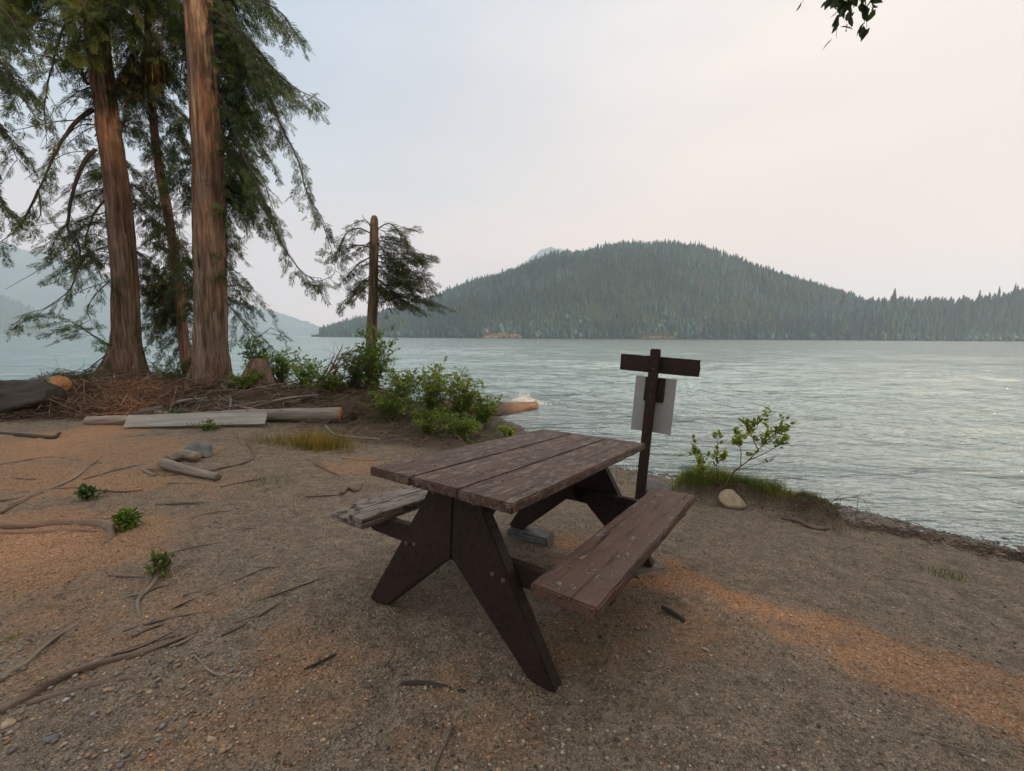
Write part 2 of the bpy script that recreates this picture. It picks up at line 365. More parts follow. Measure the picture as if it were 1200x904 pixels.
duff = np.maximum(duff, .75*(1-sm((segd(x, y, [(-2.6, 8), (-.6, 7.2)])-1.1)/.9)))
duff = np.maximum(duff, .85*(1-sm((segd(x, y, HUM)-.1)/.10)))
wet = np.where(d < .55, 1-sm((d-.1)/.45), 0.)
mb = MB(); mb.add(np.stack([x, y, z], 1), [f, f3_], np.stack([chip_sun, duff, wet], 1))
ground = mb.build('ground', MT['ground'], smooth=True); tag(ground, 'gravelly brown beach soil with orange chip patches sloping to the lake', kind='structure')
# ------------------------------------------------------------------ water
x, y, f, k = fan(1.0085, 2.4, 95, 560, math.radians(68), 50, 6400)
rng = np.random.RandomState(3); z = np.zeros(len(x)); r = np.hypot(x, y)
cell = np.maximum(r*.0085, r*math.radians(136)/560)
dep = np.clip(WL-Z(x, y), 0, 5)
for i in range(46):
    lam = .16*1.085**i if i < 40 else rng.uniform(1.2, 4); lam = min(lam, 4.5)
    a = math.radians(-102+rng.normal()*(26 if lam < 1 else 13)); amp = lam*.0066*(1.7 if lam > .4 and lam < 1.6 else .85)
    ph = rng.uniform(0, 6.28); w = .35*fbm(x*.35/lam**.5, y*.35/lam**.5, i, 2, i)*6
    u = (x*math.cos(a)+y*math.sin(a))*2*PI/lam+ph+w
    s_ = (1-np.abs(np.sin(u/2)))**1.4*2-.75 if lam > .35 else np.sin(u)
    z += amp*s_*np.clip(lam/(cell*3.2)-1, 0, 1)*(.12+.88*np.clip(dep/.55, 0, 1))
z *= .35+.9*np.clip(.5+fbm(x*.12, y*.12, 0, 3, 77), 0, 1.2)
mk = sm(dep/1.5)*.97
mb = MB(); mb.add(np.stack([x, y, z+WL], 1), f, np.stack([mk, mk, mk], 1))
water = mb.build('water', MT['water'], smooth=True); tag(water, 'rippled pale turquoise lake water', kind='structure')
# ------------------------------------------------------------------ far hills
def prof(px_y):
    a = np.array([((p_-600)/F, max(0., (395.5+(p_-600)*.0058-q))/F) for p_, q in px_y]); return a
def terrain(name, pf, y0, y1, p0, p1, mat, label, back=None, ny=46, nx=190, amp=4, th=0, front=None):
    p_ = np.linspace(p0, p1, nx); s = np.linspace(0, 1.35, ny); pp, ss = np.meshgrid(p_, s); 
    Yf = y0+(0 if front is None else front(pp)); Y = Yf+(y1-y0)*ss; X = pp*Y
    h = hillz(pf, pp, ss, y1, th)
    h = h+amp*fbm(X*.012, Y*.012, 0, 4, 9)*np.minimum(ss*3, 1)
    h[0] = WL-3
    mb = MB(); n, k = pp.shape; i = np.arange(n-1)[:, None]*k; j = np.arange(k-1)[None]
    mb.add(np.stack([X, Y, h], -1).reshape(-1, 3), np.stack([i+j, i+j+1, i+k+j+1, i+k+j], -1).reshape(-1, 4))
    return tag(mb.build(name, mat, smooth=True), label, kind='structure')
def hillz(pf, pp, ss, y1, th):
    top = np.interp(pp, pf[:, 0], pf[:, 1])*y1-th*np.interp(pp, pf[:, 0], pf[:, 1])/(np.interp(pp, pf[:, 0], pf[:, 1])+.03)
    return WL-.5+np.maximum(top, 0)*np.sin(np.minimum(ss, 1)*PI/2)**.9*np.where(ss > 1, 1-.6*(ss-1)**1, 1)
hA = prof([(372, 393), (385, 387), (400, 378), (440, 366), (500, 350), (520, 342), (560, 330), (600, 317), (640, 305), (690, 294), (730, 290), (770, 290), (815, 293), (850, 304), (900, 321), (950, 336), (990, 349), (1040, 366), (1100, 385), (1140, 394)])
hB = prof([(830, 395), (880, 385), (940, 364), (990, 354), (1040, 352), (1100, 355), (1140, 352), (1170, 346), (1200, 337), (1260, 322), (1340, 312), (1500, 318)])
hC = prof([(-260, 330), (-120, 332), (-40, 338), (0, 345), (30, 356), (55, 372), (72, 390), (78, 394)])
frA = lambda p_: 170*np.clip((-.1-p_)/.34, 0, 1)**1.2
terrain('hills', hA, 730, 1010, -.46, 1.09, MT['hill'], 'round forested hill across the lake', th=12, front=frA, amp=9)
terrain('hills', hB, 700, 830, .44, 2.0, MT['hill'], 'low forested ridge along the right far shore', th=16)
terrain('hills', hC, 1500, 1900, -1.7, -1.02, MT['hill'], 'forested slope at the far left shore', th=24)
terrain('mountains', prof([(-500, 268), (-200, 270), (-60, 277), (0, 287), (75, 304), (110, 318), (150, 338), (200, 358), (260, 380), (290, 392)]), 2500, 3300, -2.3, -.6, MT['mountain'], 'hazy blue mountainside at far left', amp=35, nx=260, ny=80)
terrain('mountains', prof([(120, 385), (190, 352), (240, 345), (290, 358), (312, 364), (340, 372), (372, 382), (395, 391)]), 3400, 4200, -.98, -.4, MT['mountain'], 'pale blue mountain at the end of the lake', amp=40, nx=200, ny=60)
terrain('mountains', prof([(585, 340), (605, 318), (622, 304), (634, 297), (644, 294), (656, 297), (690, 322), (740, 345)]), 4600, 5400, -.03, .27, MT['mountain'], 'faint mountain tip behind the forested hill', amp=30, nx=140, ny=60)
# ------------------------------------------------------------------ far forest
def conifer_template(seed, tiers=6, k=7):
    r = np.random.RandomState(seed); v = []; f = []
    for t in range(tiers):
        z0 = .06+.94*(t/tiers)**.92; z1_ = min(1., z0+.34*(1-t/tiers*.45)); rad = .165*(1-t/tiers)**.85+.012
        b = len(v); v.append((r.normal()*.006, r.normal()*.006, z1_)); off = r.uniform(0, 6)
        for i in range(2*k):
            a = off+i*PI/k; q = rad*(r.uniform(.75, 1.25) if i % 2 == 0 else r.uniform(.3, .5)); v.append((q*math.cos(a), q*math.sin(a), z0-(.03 if i % 2 == 0 else -.02)+r.normal()*.012))
        f += [(b, b+1+i, b+1+(i+1) % (2*k)) for i in range(2*k)]
    return np.array(v), np.array(f)
CT = [conifer_template(s_, 5, 4) for s_ in range(5)]
def blob_template(seed):
    r = np.random.RandomState(seed); v, f = ico2(2); v = v*(1+.35*r.normal(size=(len(v), 1)))*np.array([.3, .3, .42])+np.array([0, 0, .5]); return v, f
BT = [blob_template(s_) for s_ in range(3)]
fm = MB()
def rz(a): c, s = np.cos(a), np.sin(a); o = np.zeros_like(a); return np.stack([c, -s, o, s, c, o, o, o, o+1], -1).reshape(-1, 3, 3)
def scatter_forest(pf, y0, y1, p0, p1, th, n, hmin, hmax, front=None, amp=4, shore=0, skip=None, tall=1.0):
    p_ = R_.uniform(p0, p1, n); s = R_.uniform(0, 1, n)**.8*1.06
    if shore: p_ = np.concatenate([p_, R_.uniform(p0, p1, shore)]); s = np.concatenate([s, R_.uniform(.004, .05, shore)])
    pfv = np.interp(p_, pf[:, 0], pf[:, 1]); keep = pfv > .002
    if skip: keep &= ~skip(p_, s)
    p_ = p_[keep]; s = s[keep]
    Y = y0+(0 if front is None else front(p_))+(y1-y0)*s; X = p_*Y
    z = hillz(pf, p_, s, y1, th)+amp*fbm(X*.012, Y*.012, 0, 4, 9)*np.minimum(s*3, 1)-1
    h = R_.uniform(hmin, hmax, len(p_))*(1+.22*np.clip(R_.normal(size=len(p_)), -1.5, 2.2))*(1+.3*fbm(X*.02, Y*.03, 0, 3, 91))
    kind = R_.randint(0, 5, len(p_)); rot = rz(R_.uniform(0, 6.3, len(p_)))
    base = np.array([.025, .056, .054])[None]*(1+.3*R_.normal(size=(len(p_), 1)).clip(-1.4, 1.8))
    pat = sm(.5+1.2*fbm(X*.011, Y*.02, 0, 3, 60)); base = base*(.72+.65*pat[:, None]); base = base*np.array([1+.12*0, 1, 1])
    gold = (R_.uniform(size=len(p_)) < .05*(s < .35)+.015); base[gold] = np.array([.06, .085, .04])*R_.uniform(.7, 1.2, (gold.sum(), 1))
    snag = R_.uniform(size=len(p_)) < .008; base[snag] = (.09, .085, .075)
    blob = (R_.uniform(size=len(p_)) < .25) & (s < .1)
    P3 = np.stack([X, Y, z], 1)
    for q in range(5):
        m = (kind == q) & ~blob
        if m.any():
            w = h[m]*R_.uniform(.9, 1.6, m.sum()); inst(fm, *CT[q], P3[m], rot[m], np.stack([w, w, h[m]], 1), base[m].clip(.008, .3))
    for q in range(3):
        m = blob & (kind % 3 == q)
        if m.any():
            w = h[m]*.6; inst(fm, *BT[q], P3[m], rot[m], np.stack([w, w, w], 1), (base[m]*1.5).clip(.02, .3))
pxp = lambda v: (v-600)/F
slide = lambda p_, s: ((p_ > pxp(568)) & (p_ < pxp(608)) & (s < .022)) | ((p_ > pxp(752)) & (p_ < pxp(788)) & (s < .02))
scatter_forest(hA, 730, 1010, -.44, 1.06, 12, 13000, 9, 16, frA, shore=1500, skip=slide, amp=9)
scatter_forest(hB, 700, 830, .45, 1.95, 16, 7000, 11, 19, shore=1200)
scatter_forest(hC, 1500, 1900, -1.6, -1.02, 24, 1500, 20, 30, shore=150)
forest = fm.build('far_forest', MT['forest']); tag(forest, 'dense conifer forest covering the hills across the lake', 'forest', kind='stuff')
# tall single conifers on the far skyline
def hillpos(pf, px, s, y0, y1, th): 
    p_ = pxp(px); Y = y0+(y1-y0)*s; return np.array([p_*Y, Y, float(hillz(pf, np.array(p_), np.array(s), y1, th))-2])
sk = [(1040, 337, 'tallest dark conifer rising above the low ridge across the lake'), (1053, 347, None), (1080, 346, 'broad dark conifer on the right ridge, beside a bare thin spire'), (981, 339, 'dark conifer standing at the dip between hill and right ridge'),
      (1138, 339, 'pointed conifer where the right ridge starts to climb'), (1160, 335, None), (1178, 331, None), (1014, 350, None), (1199, 330, 'conifer cut by the right edge of the photo on the far ridge')]
for px, top, lab in sk:
    b = hillpos(hB, px, .75, 700, 830, 16); ztop = P(px, top, b[1])[2]; h = max(ztop-b[2], 9); mb = MB(); tv, tf = conifer_template(px, 9, 7)
    w = h*(.9 if px in (1040, 1080) else .7)
    mb.add(tv*np.array([w, w, h]), tf, (.028, .042, .027)); 
    root = empty('far_conifer', b, lab or 'small dark conifer poking above the skyline of the right far ridge', 'tree', 'conifers standing out on the far ridge')
    mb.build('crown', MT['forest'], root); mb = MB(); tube(mb, [(0, 0, -2), (0, 0, h*.98)], [.5, .08], 5, (.09, .07, .055)); mb.build('trunk', MT['forest'], root)
# bare rocky slide at the far shore
mb = MB(); m = 260
pp = pxp(R_.uniform(566, 610, m)); ss = R_.uniform(0, .032, m)*(1-np.abs((pp-pxp(590))/.06)).clip(.25, 1); Y = 730+280*ss-4; X = pp*Y
zz = hillz(hA, pp, ss, 1010, 17)+R_.uniform(-.5, 2.5, m)
inst(mb, *ICO, np.stack([X, Y, zz], 1), randrot(m), R_.uniform(.5, 1.7, (m, 3)), np.array([.22, .165, .125])*R_.uniform(.5, 1.3, (m, 1)))
m = 60; pp = pxp(R_.uniform(752, 790, m)); Y = 731+R_.uniform(0, 3, m); inst(mb, *ICO, np.stack([pp*Y, Y, R_.uniform(0, 4, m)], 1), randrot(m), R_.uniform(.6, 1.8, (m, 3)), np.array([.26, .17, .13])*R_.uniform(.5, 1.3, (m, 1)))
tag(mb.build('bare_rocks', MT['pebble']), 'pale reddish rockslide at the foot of the far hill', 'rocks', kind='stuff')
# ------------------------------------------------------------------ picnic table
def prism(name, outline, a0, a1, mat, parent, plane='uv', bev=.004, wob=.0015, sub=.07):
    """extrude an outline; plane uv: (x,y) extruded in z; plane uz: (x,z) extruded in y; vz: (y,z) extruded in x"""
    pts = []
    for i in range(len(outline)):
        p, q = np.array(outline[i], float), np.array(outline[(i+1) % len(outline)], float); m = max(1, int(np.linalg.norm(q-p)/sub))
        for j in range(m): 
            w = p+(q-p)*j/m
            if j: w = w+R_.normal(size=2)*wob
            pts.append(w)
    bm = bmesh.new()
    mk_ = {'uv': lambda p, h: (p[0], p[1], h), 'uz': lambda p, h: (p[0], h, p[1]), 'vz': lambda p, h: (h, p[0], p[1])}[plane]
    f = bm.faces.new([bm.verts.new(mk_(p, a0)) for p in pts]); r = bmesh.ops.extrude_face_region(bm, geom=[f])
    vs = [g for g in r['geom'] if isinstance(g, bmesh.types.BMVert)]; d_ = Vector(mk_((0, 0), a1-a0)); bmesh.ops.translate(bm, verts=vs, vec=d_)
    bmesh.ops.recalc_face_normals(bm, faces=bm.faces)
    ed = [e for e in bm.edges if len(e.link_faces) == 2 and e.calc_face_angle(0) > .5]
    if bev: bmesh.ops.bevel(bm, geom=ed, offset=bev, segments=2, affect='EDGES', clamp_overlap=True)
    me = D.meshes.new(name); bm.to_mesh(me); bm.free(); me.materials.append(mat); o = D.objects.new(name, me); COL.objects.link(o)
    if parent: o.parent = parent
    return o
TW, TL, TH = .816, 1.64, .76
T = empty('picnic_table', (-.36, 1.737, 0), 'weathered dark brown wooden picnic table with two attached benches on the beach', 'picnic table', rot=(-.062, 0, -.591))
bw = (TW-.012)/3
for i in range(3):
    u0 = -TW/2+i*(bw+.006); dv = (.0, .004, -.003)[i]
    prism('tabletop_board', [(u0, dv), (u0+bw, dv+.002), (u0+bw, TL+dv), (u0, TL-dv)], TH-.042, TH, MT['top'], T, bev=.006)
Lo = T['label']
o = prism('bench_seat', [(.485, .02), (.751, .016), (.751, 1.62), (.485, 1.622)], .428, .476, MT['bench'], T, bev=.006); tag(o, 'bench seat with flaking paint on the lake side')
# the older bench: rotten, broken near corner, split along its length
outl = [(-.751, .05), (-.735, .02), (-.70, .03), (-.66, .016), (-.485, .02), (-.485, 1.62), (-.751, 1.62)]
o = prism('bench_seat', outl, .428, .452, MT['bench_old'], T, bev=.003, wob=.004, sub=.05); tag(o, 'old greyed bench seat with a rotten broken corner')
top1 = [(-.742, .15), (-.715, .135), (-.70, .155), (-.68, .12), (-.64, .13), (-.622, .09), (-.622, 1.62), (-.748, 1.62)]
top2 = [(-.617, .05), (-.60, .03), (-.54, .022), (-.49, .024), (-.487, 1.62), (-.617, 1.618)]
me_ = []
for tp in (top1, top2): me_.append(prism('surface_plank', tp, .4525, .476, MT['bench_old'], o, bev=.003, wob=.003, sub=.05))
legp = [(0.0015, .717), (.128, .717), (.185, .612), (.553, .012), (.535, 0), (.437, 0), (.0015, .386)]
for v0, v1 in ((.134, .198), (1.442, 1.506)):
    for sgn in (1, -1):
        prism('leg', [(sgn*a, b) for a, b in legp], v0, v1, MT['leg'], T, 'uz', .005, .001, .12)
for v0, v1 in ((.2, .245), (1.395, 1.44)):
    prism('cleat', [(-.36, .716), (-.34, .68), (-.2, .642), (.2, .642), (.34, .68), (.36, .716)], v0, v1, MT['leg'], T, 'uz', .004)
for v0, v1 in ((.2, .246), (1.394, 1.44)):
    prism('bench_beam', [(-.735, .427), (-.735, .395), (-.62, .335), (.62, .335), (.735, .395), (.735, .427)], v0, v1, MT['leg'], T, 'uz', .004)
prism('brace', [(.25, .345), (.25, .42), (.66, .716), (.76, .716)], -.045, .0, MT['leg'], T, 'vz', .004)
prism('brace', [(1.39, .345), (1.39, .42), (.98, .716), (.88, .716)], 0.0, .045, MT['leg'], T, 'vz', .004)
prism('bracket', [(-.025, .62), (.025, .62), (.025, .70), (-.025, .70)], 1.376, 1.392, MT['metal'], T, 'uz', .002)
def bolt(u, v, z, parent, r=.011, axis='y', mat='darkmetal'):
    mb = MB(); e = np.array([0, -.005, 0]) if axis == 'y' else np.array([0, 0, .004]); c = np.array([u, v, z]); tube(mb, [c-e*.4, c+e*.6, c+e], [r, r, r*.7], 10); return mb.build('bolt', MT[mat], parent)
n = N('rusty_metal'); n.pbr(n.mix(n.noise(n.co(), 90, 3), (.05, .035, .028), (.16, .09, .06)), .6, None, .5); MT['darkmetal'] = n.m
for s_ in (1, -1):
    for (u_, z_) in ((.06, .672), (.12, .665), (.235, .385), (.29, .375)): bolt(s_*u_, .134, z_, T)
for k_ in range(3):
    for s_ in (-1, 1): bolt(-TW/2+(k_+.5)*(bw+.006)+s_*.075, .222+.004*k_, TH, T, .007, 'z'); bolt(-TW/2+(k_+.5)*(bw+.006)+s_*.075, 1.417-.003*k_, TH, T, .007, 'z')
for s_ in (-1, 1): bolt(.618+s_*.07, .223, .476, T, .007, 'z'); bolt(.618+s_*.07, 1.417, .476, T, .007, 'z')
TM = Matrix.Translation(T.location) @ T.rotation_euler.to_matrix().to_4x4()
TI = TM.inverted()
def Tw(u, v, z): return np.array((TM @ Vector((u, v, z)))[:])
# blocks under the far feet
def block(name, c, dims, yaw, mat, label, cat, top, group=None, kick=0):
    zb = z1(c[0], c[1])-.03; h = top-zb; bm = bmesh.new(); bmesh.ops.create_cube(bm, size=1)
    bmesh.ops.scale(bm, vec=(dims[0], dims[1], h), verts=bm.verts); bmesh.ops.translate(bm, vec=(0, 0, h/2), verts=bm.verts)
    bmesh.ops.bevel(bm, geom=bm.edges[:], offset=.012, segments=2, affect='EDGES'); bmesh.ops.subdivide_edges(bm, edges=bm.edges[:], cuts=2, use_grid_fill=True)
    for v_ in bm.verts: v_.co += Vector(R_.normal(size=3)*.0025)
    me = D.meshes.new(name); bm.to_mesh(me); bm.free(); me.materials.append(mat); o = D.objects.new(name, me); COL.objects.link(o); o.location = (c[0], c[1], zb); o.rotation_euler = (0, kick, yaw)
    return tag(o, label, cat, group)
fl = Tw(-.50, 1.474, 0); fr_ = Tw(.50, 1.474, 0)
block('concrete_block', fl+np.array([.10, -.07, 0]), (.34, .14), -.5, MT['greyrock'], 'flat grey block propping up the far left leg of the picnic table', 'block', fl[2])
block('concrete_block', fr_+np.array([.0, -.01, 0]), (.24, .14), .3, MT['greyrock'], 'grey block under the far right leg, half hidden below the lake-side bench', 'block', fr_[2])
# ------------------------------------------------------------------ sign post seen from behind
sb = onZ(748, 584); sb[2] -= .25
S = empty('sign_post', sb, 'leaning brown wooden sign post seen from behind, with cross board and pale sheet', 'sign', rot=(0, math.radians(3.6), math.radians(-25)))
hp = (P(764, 409, sb[1])[2]-sb[2])/math.cos(math.radians(3.6))
prism('post', [(-.045, -.045), (.045, -.045), (.045, .045), (-.045, .045)], 0, hp, MT['post'], S, bev=.008, wob=0, sub=9)
zt = hp
prism('cross_board', [(-.335, zt-.235), (-.335, zt-.075), (.41, zt-.075), (.40, zt-.10), (.41, zt-.15), (.405, zt-.235)], .047, .09, MT['post'], S, 'uz', .005, .001, .05)
prism('backing_board', [(-.075, zt-.52), (-.075, zt-.28), (.115, zt-.28), (.115, zt-.52)], .047, .068, MT['post'], S, 'uz', .004)
prism('notice_sheet', [(-.17, zt-.83), (-.17, zt-.28), (.215, zt-.28), (.215, zt-.83)], .0705, .0765, MT['panel'], S, 'uz', .0015, .0)
for z_ in (zt-.12, zt-.19, zt-.34, zt-.46): bolt(.0, -.045, z_, S, .008)
# ------------------------------------------------------------------ stones
def stone(px, py, w, mat, label, dims=(1, .8, .65), seed=1, group=None, name='rock', sink=.18, yaw=0, loc=None):
    c = onZ(px, py) if loc is None else np.array(loc); v, f = ico2(3); r = np.random.RandomState(seed)
    for _ in range(9):   # chipped flat facets
        nrm = r.normal(size=3); nrm /= np.linalg.norm(nrm); dd = v@nrm; lim = r.uniform(.5, .75); v = v-np.outer(np.maximum(dd-lim, 0), nrm)*.96
    v = v*(1+.10*fbm(v[:, 0]*2, v[:, 1]*2, v[:, 2]*2+seed, 4, seed)[:, None])*np.array(dims)*w/2
    v[:, 2] += dims[2]*w/2*(1-2*sink); mb = MB(); mb.add(v, f); o = mb.build(name, mat)
    o.location = c; o.rotation_euler = (0, 0, yaw); return tag(o, label, 'rock', group)
stone(857, 590, .3, MT['tanrock'], 'tan angular rock at the foot of the grassy hummock', (1, .8, .68), 4)
stone(768, 582, .36, MT['greyrock'], 'rounded dark grey rock at the base of the sign post', (1, .8, .62), 9, yaw=.4)
stone(236, 536, .36, MT['darkrock'] if 'darkrock' in MT else MT['greyrock'], 'dark grey stone lying on the soil in front of the long plank', (1, .8, .6), 14)
ks = [(204, 556, .1), (310, 560, .06), (45, 840, .05), (16, 842, .06), (175, 873, .04), (60, 872, .05), (82, 878, .045), (210, 552, .06), (140, 783, .03)]
small = [(8, 851, .055, 'small orange-tan stone near the lower left corner', 'tanrock', 31), (62, 868, .05, 'small pale grey stone below the long root at lower left', 'greyrock', 32), (174, 813, .03, 'tiny pale stone beside the forked end of the root', 'tanrock', 33), (248, 868, .035, 'small whitish stone right of the grey one at lower left', 'tanrock', 34)]
for px, py, w, lab, m_, sd in small: stone(px, py, w, MT[m_], lab, (1, .8, .5), sd, name='small_stone')
# ------------------------------------------------------------------ cedars and their boughs
def frond_template(nl=9, L=1.0, w=.055, seed=0):
    """flat feathery spray, y forward, length 1"""
    r = np.random.RandomState(seed); v = []; f = []
    def leaf(p, d, l, wd, up):
        b = len(v); s_ = np.cross(d, (0, 0, 1)); s_ /= np.linalg.norm(s_)+1e-9
        v.extend([p-s_*wd*.15, p+d*l*.45+s_*wd+np.array([0, 0, up]), p+d*l, p+d*l*.45-s_*wd+np.array([0, 0, up])]); f.append((b, b+1, b+2, b+3))
    leaf(np.zeros(3), np.array([0, 1., -.05]), 1.0, w*.35, 0)
    for i in range(nl):
        t = .08+.84*i/nl; l = (.52*(1-t)**.7+.1)*r.uniform(.75, 1.2)
        for s_ in (-1, 1):
            a = math.radians(r.uniform(32, 52)); d = np.array([s_*math.sin(a), math.cos(a), r.normal()*.12-.12]); d /= np.linalg.norm(d)
            leaf(np.array([0, t+r.uniform(-.03, .03), -.04*t]), d, l, w*r.uniform(.7, 1.15), r.normal()*.01)
    return np.array(v, float), np.array(f)
FT = [frond_template(11, w=.024, seed=s_) for s_ in range(4)]; FT_LO = [frond_template(4, w=.12, seed=s_) for s_ in range(2)]
def bough(fol, lim, pts, r0, dens=1.0, tw=.55, fl=.25, droop=.6, start=.12, sparse=0.0, cvar=.25, tint=(1, 1, 1), tmpl=None, n=None, r1=.004):
    tm = tmpl or FT; p = catmull(pts, n or max(8, int(6*len(pts)))); seg = np.linalg.norm(np.diff(p, axis=0), axis=1); s = np.concatenate([[0], np.cumsum(seg)]); L = s[-1]
    p = p+.02*L**.5*np.stack([fbm(s*2.5, s*0, k_, 2, k_+int(abs(pts[0][0])*10)) for k_ in range(3)], 1)*np.minimum(s/L*3, 1)[:, None]
    tube(lim, p, np.linspace(r0, r1, len(p))*(1+0*s), 5, (1, 1, 1), cap=False)
    tan, _, _ = frames(p); m = max(2, int(L/.10*dens)); t = np.linspace(start, .99, m)*L
    F0 = []; Fd = []; Fs = []
    for i, tt in enumerate(t):
        if R_.uniform() < sparse: continue
        c = np.array([np.interp(tt, s, p[:, k_]) for k_ in range(3)]); d = np.array([np.interp(tt, s, tan[:, k_]) for k_ in range(3)]); d /= np.linalg.norm(d)+1e-9
        sd = np.cross(d, [0, 0, 1.]); sd /= np.linalg.norm(sd)+1e-6; sg = 1 if i % 2 else -1
        q = tt/L; tl = tw*(.35+.95*math.sin(min(1, q*1.25+.12)*PI*.78))*R_.uniform(.5, 1.15)
        dr = sd*sg*R_.uniform(.4, 1.)+d*R_.uniform(.3, .9)+np.array([0, 0, -droop*R_.uniform(.2, 1.3)]); dr /= np.linalg.norm(dr)
        k = max(2, int(tl/.085)); u = np.linspace(0, 1, k+1)[:, None]; tp = c+dr*tl*u+np.array([0, 0, -1])*tl*.35*droop*u**2
        if tl > .12: tube(lim, tp[::max(1, k//3)], [.005*(1+r0*6), .002], 3, (1, 1, 1), cap=False) if len(tp[::max(1, k//3)]) == 2 else tube(lim, tp[::max(1, k//3)], np.linspace(.006, .002, len(tp[::max(1, k//3)])), 3, (1, 1, 1), cap=False)
        for j in range(1, k+1):
            for s2 in ((-1, 1) if j < k else (0,)):
                if R_.uniform() < .33: continue
                dd = dr+s2*np.cross(dr, [0, 0, 1.])*R_.uniform(.4, 1.1)+np.array([0, 0, -R_.uniform(.0, 1.2)*droop])+R_.normal(size=3)*.15
                F0.append(tp[j]); Fd.append(dd); Fs.append(fl*R_.uniform(.55, 1.15)*(1-.35*j/k*0))
    if not F0: return
    F0 = np.array(F0); Fd = np.array(Fd); Fs = np.array(Fs); up = np.tile([0, 0, 1.], (len(F0), 1))+R_.normal(size=(len(F0), 3))*.55
    B = basis(Fd, up); kk = R_.randint(0, len(tm), len(F0)); col = np.array(tint)*(1+cvar*R_.normal(size=(len(F0), 1))).clip(.45, 1.8)
    for q in range(len(tm)):
        m_ = kk == q
        if m_.any(): inst(fol, *tm[q], F0[m_], B[m_], Fs[m_], col[m_])
def trunk_mesh(ctr, rad, flare, root, mat, k=96, n=260, rid=.022, seed=0, name='trunk', lobes=6, tile=13.):
    """ctr: list of points up the axis, rad: (height fraction, radius)"""
    p = catmull(ctr, n); h = p[:, 2]-p[0, 2]; r = np.interp(h/h[-1], *zip(*rad)); th = np.arange(k)*2*PI/k
    hh = h[:, None]; c, s = np.cos(th)[None], np.sin(th)[None]; r0 = r[:, None]
    fl_ = np.exp(-hh/flare[1])*flare[0]*(.55+.75*np.abs(np.sin(th*lobes/2+seed+.4*np.sin(th*2)))[None]**1.6*(1+.4*vnoise(th*2, 0, seed)[None]))
    tw_ = hh*.25
    a = vnoise(c*r0.mean()*tile+seed, s*r0.mean()*tile, hh*.8+0*c, seed); b = vnoise(c*r0.mean()*tile*2.6+seed, s*r0.mean()*tile*2.6, hh*1.9+0*c, seed+1); d = vnoise(c*r0.mean()*60, s*r0.mean()*60, hh*3+0*c, seed+2)
    rr = r0*(1+.05*vnoise(c*1.3, s*1.3, hh*.5+0*c, seed+5))+fl_+rid*1.5*((1-np.abs(a)*2)*.6+(1-np.abs(b)*2)*.45+d*.18)
    v = p[:, None]+rr[..., None]*np.stack([c+0*hh, s+0*hh, 0*(c+hh)], -1)
    i = np.arange(n-1)[:, None]*k; j = np.arange(k)[None]; j2 = (j+1) % k
    mb = MB(); mb.add(v.reshape(-1, 3), np.stack([i+j, i+j2, i+k+j2, i+k+j], -1).reshape(-1, 4)); return mb.build(name, mat, root, True)
def axis_px(lst, dep, z_top=None):
    return [P(px, py, dep) for px, py in lst]
def zat(p): return np.array([p[0], p[1], z1(p[0], p[1])])
GRP = None
# --- left big trunk
d1 = 10.3
b1_ = P(141, 452, d1); b1_[2] = z1(b1_[0], b1_[1])-.25
T1 = empty('cedar_tree', b1_, 'left of the two big cedar trunks, leaning slightly left with flared mossy base', 'tree', 'big conifers on the left bank')
ax = [b1_]+axis_px([(147, 412), (146, 330), (139, 240), (130, 170), (121, 100), (114, 40), (108, -30), (100, -120), (92, -220), (88, -330)], d1)
tr1 = rebase(trunk_mesh(ax, [(0, .31), (.08, .26), (.2, .225), (.4, .205), (.6, .185), (1, .12)], (.46, .42), None, MT['bark'], seed=3), T1)
# --- right big trunk
d2 = 9.6
b2_ = P(248, 462, d2); b2_[2] = z1(b2_[0], b2_[1])-.25
T2 = empty('cedar_tree', b2_, 'right of the two big cedar trunks, straight and lit orange by the low sun', 'tree', 'big conifers on the left bank')
ax2 = [b2_]+axis_px([(248, 430), (247, 380), (246, 300), (244, 200), (240, 110), (236, 40), (231, -30), (226, -120), (222, -220), (218, -330)], d2)
tr2 = rebase(trunk_mesh(ax2, [(0, .33), (.08, .30), (.3, .275), (.55, .25), (.75, .235), (1, .14)], (.25, .35), None, MT['bark'], seed=11, lobes=5), T2)
# --- slim trunk between them
d3 = 10.9
b3_ = P(222, 440, d3); b3_[2] = z1(b3_[0], b3_[1])-.2
T3 = empty('cedar_tree', b3_, 'slim reddish leaning cedar between the two big trunks', 'tree', 'big conifers on the left bank')
ax3 = [b3_]+axis_px([(216, 405), (211, 350), (203, 290), (195, 240), (184, 180), (178, 120), (174, 60), (172, -10), (170, -80)], d3)
rebase(trunk_mesh(ax3, [(0, .12), (.3, .095), (.7, .075), (1, .04)], (.05, .2), None, MT['bark_red'], k=32, n=120, rid=.008, seed=5, lobes=3, tile=22), T3)
# --- boughs
def pp3(l, dep0, dep1=None):
    dep1 = dep0 if dep1 is None else dep1; m = len(l); return [P(x_, y_, dep0+(dep1-dep0)*i/max(1, m-1)) for i, (x_, y_) in enumerate(l)]
f1, l1, f2m, l2, f3m, l3 = MB(), MB(), MB(), MB(), MB(), MB()
